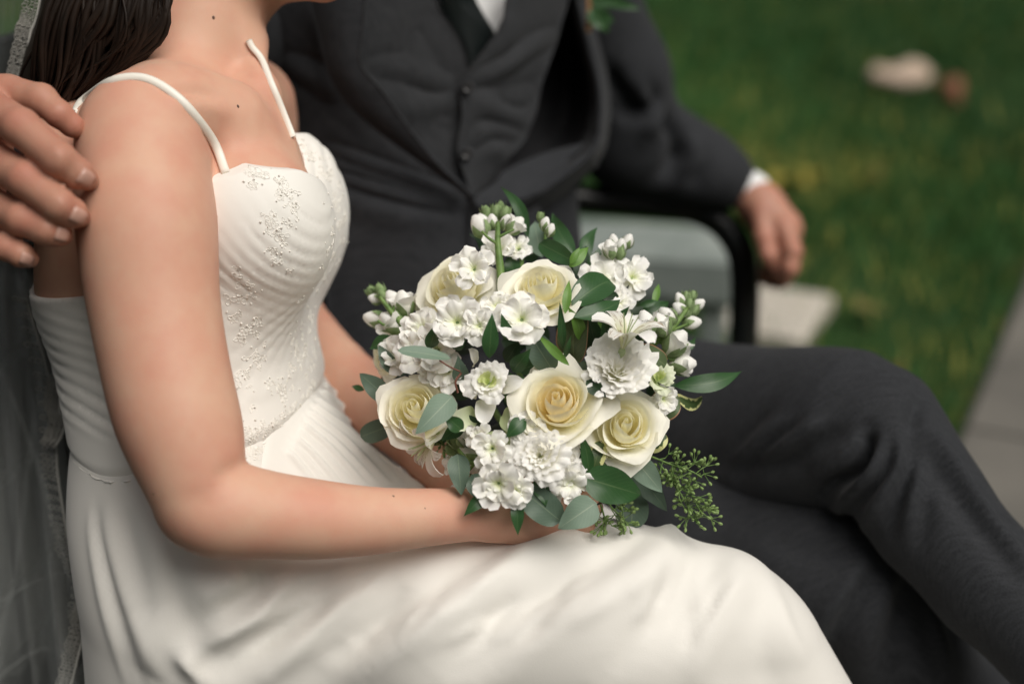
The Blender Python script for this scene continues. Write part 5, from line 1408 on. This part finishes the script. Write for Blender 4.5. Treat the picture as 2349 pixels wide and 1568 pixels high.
# leaves that show one by one
Lf = [((1212, 545), (1146, 424), 30, 'ruscus', 'lance', dict(side=.10, d0=1.18, d1=1.19)), ((1244, 590), (1224, 500), 52, 'euc', 'lance', dict(d0=1.18, d1=1.20, face=(-.3, 0, .4))), ((1320, 585), (1265, 484), 42, 'ruscus', 'lance', dict(d0=1.18, d1=1.21, side=-.05)),
      ((1340, 612), (1372, 518), 34, 'ruscus', 'lance', dict(d0=1.18, d1=1.20, side=-.1)), ((1318, 600), (1238, 558), 44, 'ruscus', 'oval', dict(d0=1.14, d1=1.16)), ((1305, 612), (1350, 566), 30, 'bright', 'lance', dict(d0=1.12, d1=1.13, twist=.8)), ((1308, 606), (1330, 566), 18, 'bright', 'lance', dict(d0=1.118, d1=1.12, twist=-.6)),
      ((1312, 700), (1402, 640), 74, 'ruscus', 'oval', dict(d0=1.10, d1=1.13, face=(0, 0, .4), fold=.3)), ((1316, 728), (1428, 679), 50, 'ruscus', 'lance', dict(d0=1.095, d1=1.12, side=.12, face=(0, 0, .5))), ((1420, 680), (1330, 660), 30, 'dark', 'lance', dict(d0=1.14, d1=1.13)),
      ((1318, 828), (1322, 700), 76, 'round', 'oval', dict(d0=1.13, d1=1.10, face=(-.3, 0, .1), fold=.3)), ((1375, 830), (1348, 715), 56, 'dark', 'broad', dict(d0=1.14, d1=1.13)), ((1268, 850), (1214, 765), 62, 'eucdark', 'oval', dict(d0=1.10, d1=1.09, fold=.25)),
      ((1306, 838), (1230, 764), 22, 'bright', 'lance', dict(d0=1.075, d1=1.09, bow=.05)), ((1296, 720), (1306, 640), 22, 'bright', 'lance', dict(d0=1.08, d1=1.09)), ((1292, 800), (1284, 690), 20, 'ruscus', 'lance', dict(d0=1.10, d1=1.09)), ((1296, 820), (1310, 770), 14, 'ruscus', 'lance', dict(d0=1.10, d1=1.09)),
      ((1530, 840), (1455, 800), 52, 'round', 'oval', dict(d0=1.12, d1=1.11, face=(0, 0, .5))), ((1492, 940), (1560, 915), 74, 'round', 'oval', dict(d0=1.13, d1=1.13)), ((1545, 884), (1708, 846), 46, 'ruscus', 'lance', dict(d0=1.14, d1=1.16, side=.10, face=(0, 0, .3))),
      ((1548, 905), (1612, 912), 28, 'varieg', 'oval', dict(d0=1.14, d1=1.16, side=.2)), ((1486, 1032), (1527, 994), 44, 'varieg', 'oval', dict(d0=1.12, d1=1.12)), ((1346, 1060), (1420, 1066), 58, 'varieg', 'oval', dict(d0=1.105, d1=1.10)), ((1424, 1050), (1490, 1035), 40, 'varieg', 'oval', dict(d0=1.12, d1=1.12)), ((1262, 1002), (1324, 1004), 34, 'varieg', 'lance', dict(d0=1.09, d1=1.09)), ((1225, 980), (1290, 1008), 34, 'varieg', 'oval', dict(d0=1.10, d1=1.09)), ((1200, 965), (1172, 936), 36, 'varieg', 'oval', dict(d0=1.10, d1=1.10)),
      ((1350, 1092), (1328, 986), 30, 'ruscus', 'lance', dict(d0=1.09, d1=1.085, side=.06)), ((1338, 1094), (1476, 1136), 86, 'ruscus', 'broad', dict(d0=1.08, d1=1.10, bow=.12)), ((1452, 1048), (1520, 1130), 56, 'euc', 'broad', dict(d0=1.11, d1=1.11)), ((1440, 1050), (1530, 1172), 62, 'eucdark', 'broad', dict(d0=1.14, d1=1.14)), ((1452, 1130), (1448, 1212), 76, 'eucdark', 'oval', dict(d0=1.15, d1=1.14)),
      ((1368, 1152), (1280, 1212), 74, 'euc', 'broad', dict(d0=1.075, d1=1.07, bow=.10)), ((1288, 1196), (1196, 1122), 74, 'eucdark', 'oval', dict(d0=1.08, d1=1.08)), ((1236, 1092), (1252, 1162), 46, 'ruscus', 'lance', dict(d0=1.085, d1=1.075, face=(0, 0, .3))), ((1116, 1130), (1064, 1183), 32, 'ruscus', 'lance', dict(d0=1.07, d1=1.065)), ((1186, 1140), (1188, 1228), 32, 'ruscus', 'lance', dict(d0=1.07, d1=1.07)),
      ((1050, 1040), (1058, 1136), 52, 'eucdark', 'broad', dict(d0=1.085, d1=1.08)), ((1070, 1100), (1140, 1132), 56, 'eucdark', 'oval', dict(d0=1.08, d1=1.08)), ((1272, 1130), (1278, 1166), 12, 'ruscus', 'lance', dict(d0=1.09, d1=1.085)),
      ((1034, 822), (912, 803), 34, 'euc', 'oval', dict(d0=1.085, d1=1.075, face=(0, 0, 1.2), bow=.03)), ((894, 916), (822, 854), 48, 'eucdark', 'broad', dict(d0=1.14, d1=1.15)), ((1038, 908), (956, 992), 64, 'euc', 'broad', dict(d0=1.075, d1=1.055, bow=.06, fold=.12)), ((905, 972), (826, 1002), 50, 'eucdark', 'oval', dict(d0=1.16, d1=1.165)), ((836, 894), (806, 885), 16, 'ruscus', 'lance', dict(d0=1.17, d1=1.175)),
      ((1122, 822), (1129, 716), 40, 'ruscus', 'lance', dict(d0=1.065, d1=1.06, bow=.06)), ((1060, 880), (1050, 815), 40, 'eucdark', 'lance', dict(d0=1.10, d1=1.09)), ((1010, 990), (1050, 965), 34, 'dark', 'lance', dict(d0=1.12, d1=1.11)), ((1030, 1005), (960, 1010), 30, 'ruscus', 'lance', dict(d0=1.14, d1=1.14)), ((1170, 920), (1190, 880), 44, 'ruscus', 'lance', dict(d0=1.10, d1=1.10)), ((1190, 850), (1290, 845), 50, 'ruscus', 'lance', dict(d0=1.12, d1=1.11, side=-.1)), ((1330, 850), (1372, 838), 40, 'eucdark', 'oval', dict(d0=1.10, d1=1.09)),
      ((1180, 640), (1168, 575), 40, 'ruscus', 'lance', dict(d0=1.16, d1=1.16)), ((1350, 640), (1386, 560), 40, 'ruscus', 'lance', dict(d0=1.17, d1=1.18)), ((1160, 830), (1196, 776), 40, 'dark', 'lance', dict(d0=1.10, d1=1.09)), ((1215, 900), (1165, 850), 44, 'ruscus', 'lance', dict(d0=1.11, d1=1.09)), ((1068, 970), (1010, 1010), 36, 'ruscus', 'lance', dict(d0=1.10, d1=1.10)), ((1100, 985), (1060, 950), 36, 'dark', 'broad', dict(d0=1.10, d1=1.09)),
      ((1362, 905), (1392, 870), 40, 'ruscus', 'lance', dict(d0=1.09, d1=1.085)), ((1040, 800), (1072, 770), 30, 'ruscus', 'lance', dict(d0=1.095, d1=1.085)), ((1380, 1010), (1360, 1080), 40, 'varieg', 'oval', dict(d0=1.10, d1=1.095)), ((1325, 640), (1345, 560), 40, 'dark', 'lance', dict(d0=1.17, d1=1.18)), ((900, 770), (848, 800), 34, 'ruscus', 'lance', dict(d0=1.15, d1=1.155)), ((1330, 780), (1300, 700), 30, 'bright', 'lance', dict(d0=1.11, d1=1.095, side=.1)),
      ((1175, 852), (1218, 798), 40, 'ruscus', 'lance', dict(d0=1.09, d1=1.075)), ((1345, 872), (1392, 912), 38, 'dark', 'lance', dict(d0=1.085, d1=1.08)), ((1062, 988), (1018, 950), 38, 'ruscus', 'lance', dict(d0=1.085, d1=1.08)), ((1392, 765), (1442, 705), 40, 'ruscus', 'lance', dict(d0=1.12, d1=1.10)), ((1205, 958), (1160, 1004), 40, 'ruscus', 'lance', dict(d0=1.075, d1=1.07)), ((985, 800), (1004, 738), 34, 'ruscus', 'lance', dict(d0=1.10, d1=1.085)), ((905, 855), (868, 790), 36, 'eucdark', 'broad', dict(d0=1.14, d1=1.14)), ((1170, 780), (1150, 720), 30, 'ruscus', 'lance', dict(d0=1.085, d1=1.07)),
      ((1470, 740), (1536, 690), 52, 'ruscus', 'lance', dict(d0=1.18, d1=1.19)), ((1545, 780), (1565, 700), 36, 'eucdark', 'lance', dict(d0=1.17, d1=1.17)), ((1500, 700), (1512, 648), 18, 'bright', 'lance', dict(d0=1.17, d1=1.18)), ((1466, 700), (1512, 690), 18, 'ruscus', 'lance', dict(d0=1.165, d1=1.17)), ((1400, 810), (1385, 720), 36, 'ruscus', 'lance', dict(d0=1.13, d1=1.12)), ((1395, 790), (1372, 735), 34, 'bright', 'lance', dict(d0=1.14, d1=1.13)), ((1440, 840), (1400, 760), 40, 'dark', 'broad', dict(d0=1.15, d1=1.14)), ((1550, 795), (1597, 770), 22, 'ruscus', 'lance', dict(d0=1.18, d1=1.19, side=.2))]
for b, t, w, m, sh, kw in Lf: leaf(b, t, w, m, 'leaf', sh, **kw)
stem([(1050, 900, 1.08, 5), (1045, 875, 1.078, 5), (1058, 855, 1.08, 5)], m='redstem'); stem([(1056, 852, 1.08, 4), (1030, 840, 1.08, 4), (1008, 826, 1.08, 4)], m='redstem'); stem([(1366, 1158, 1.085, 5), (1385, 1148, 1.09, 5), (1392, 1128, 1.10, 5)], m='redstem')

# seeded eucalyptus
def sprig(pts, n, spread, seed, d):
    g = random.Random(seed); mx = Mix()
    L_ = spline([P(x, y, dd) for x, y, dd in pts], 30)
    mx.add(*tube(L_, np.linspace(.0010, .0005, 30), 5))
    seeds = []
    for k in range(n):
        i = int(3 + 26 * (k + .5) / n); q = L_[min(i, 29)]; t = unit(L_[min(i + 1, 29)] - L_[max(i - 1, 0)])
        dr = unit(t * .5 + RT * g.gauss(0, 1) + UP * g.gauss(0, .8) - FW * g.gauss(0, .5)); ln = spread * g.uniform(.5, 1.1)
        e = q + dr * ln; mx.add(*tube([q, (q + e) / 2 + nrg.normal(size=3) * .0008, e], .0005, 4))
        for j in range(g.randint(4, 6)):
            d2 = unit(dr * .8 + nrg.normal(size=3) * .75); l2 = g.uniform(.0045, .008); e2 = e + d2 * l2
            mx.add(*tube([e, e2], .00035, 4)); seeds.append((e2, d2))
    v, f = mx.get(); o = bpy.data.objects.new('seed_sprig', mesh_data('seed_sprig', v, f, M['stem'])); COL.objects.link(o); o.parent = bq
    o.matrix_parent_inverse = Matrix.Translation(-Vector(AT[bq.name]))
    sm = Mix()
    for c, dr in seeds:
        a = unit(np.cross(dr, [.3, .5, .8])); b = np.cross(dr, a); V = []
        for t, r in ((0, .0005), (.3, .0011), (.7, .00135), (1, .0007)): V += [c + dr * t * .0036 + r * (math.cos(w) * a + math.sin(w) * b) for w in np.linspace(0, 6.283, 7)[:-1]]
        sm.add(V, [tuple(q) for q in gridfaces(4, 6, closed_v=True)] + [tuple(range(18, 24))])
    v, f = sm.get(); so = child('seed_cluster', o, v, f, M['seed']); so['kind'] = 'stuff'; o['kind'] = 'stuff'
sprig([(1490, 1045, 1.12), (1540, 1065, 1.115), (1585, 1080, 1.115), (1610, 1095, 1.115)], 12, .011, 1, 1.1)
sprig([(1510, 1060, 1.12), (1550, 1110, 1.115), (1590, 1140, 1.115), (1610, 1180, 1.115)], 13, .011, 2, 1.1)
sprig([(1530, 1090, 1.12), (1560, 1130, 1.115), (1580, 1165, 1.115), (1602, 1190, 1.115)], 10, .010, 3, 1.1)
sprig([(1385, 1140, 1.12), (1405, 1165, 1.12), (1425, 1185, 1.12), (1440, 1205, 1.12)], 8, .009, 4, 1.1)
sprig([(1375, 1150, 1.12), (1385, 1180, 1.12), (1390, 1205, 1.12)], 5, .008, 5, 1.1)
sprig([(1000, 1010, 1.13), (1020, 1000, 1.13), (1045, 1005, 1.13)], 4, .008, 6, 1.1)

# ------------------------------------------------------------------ the groom's buttonhole
bn = thing('boutonniere', 'small green buttonhole sprig with a tan bound stem on the groom\'s lapel', 'boutonniere', tuple(P(1352, 0, 1.53)))
v, f = tube(spline([P(1350, -60, 1.525), P(1352, 0, 1.525), P(1351, 74, 1.53)], 10), .0032, 10); obj('stem_wrap', v, f, mat('twine', (.42, .24, .12), .9, .1, bump=(600, .6, .001)), bn)
for b, t, w in (((1356, 20), (1398, 76), 42), ((1355, 0), (1440, 10), 36), ((1356, -10), (1470, 22), 30), ((1352, -20), (1390, -60), 44), ((1362, 30), (1410, 50), 34)):
    o = leaf(b, t, w, 'ruscus', 'leaf', 'broad', d0=1.52, d1=1.52); o.parent = bn; o.matrix_parent_inverse = Matrix.Translation(-Vector(AT[bn.name]))
rs = SDF(.004); rs.ell(P(1352, -75, 1.52), (.02, .02, .02)); v, q = rs.mesh(.004); obj('bloom', v, q, M['white'], bn)

bpy.context.view_layer.update()
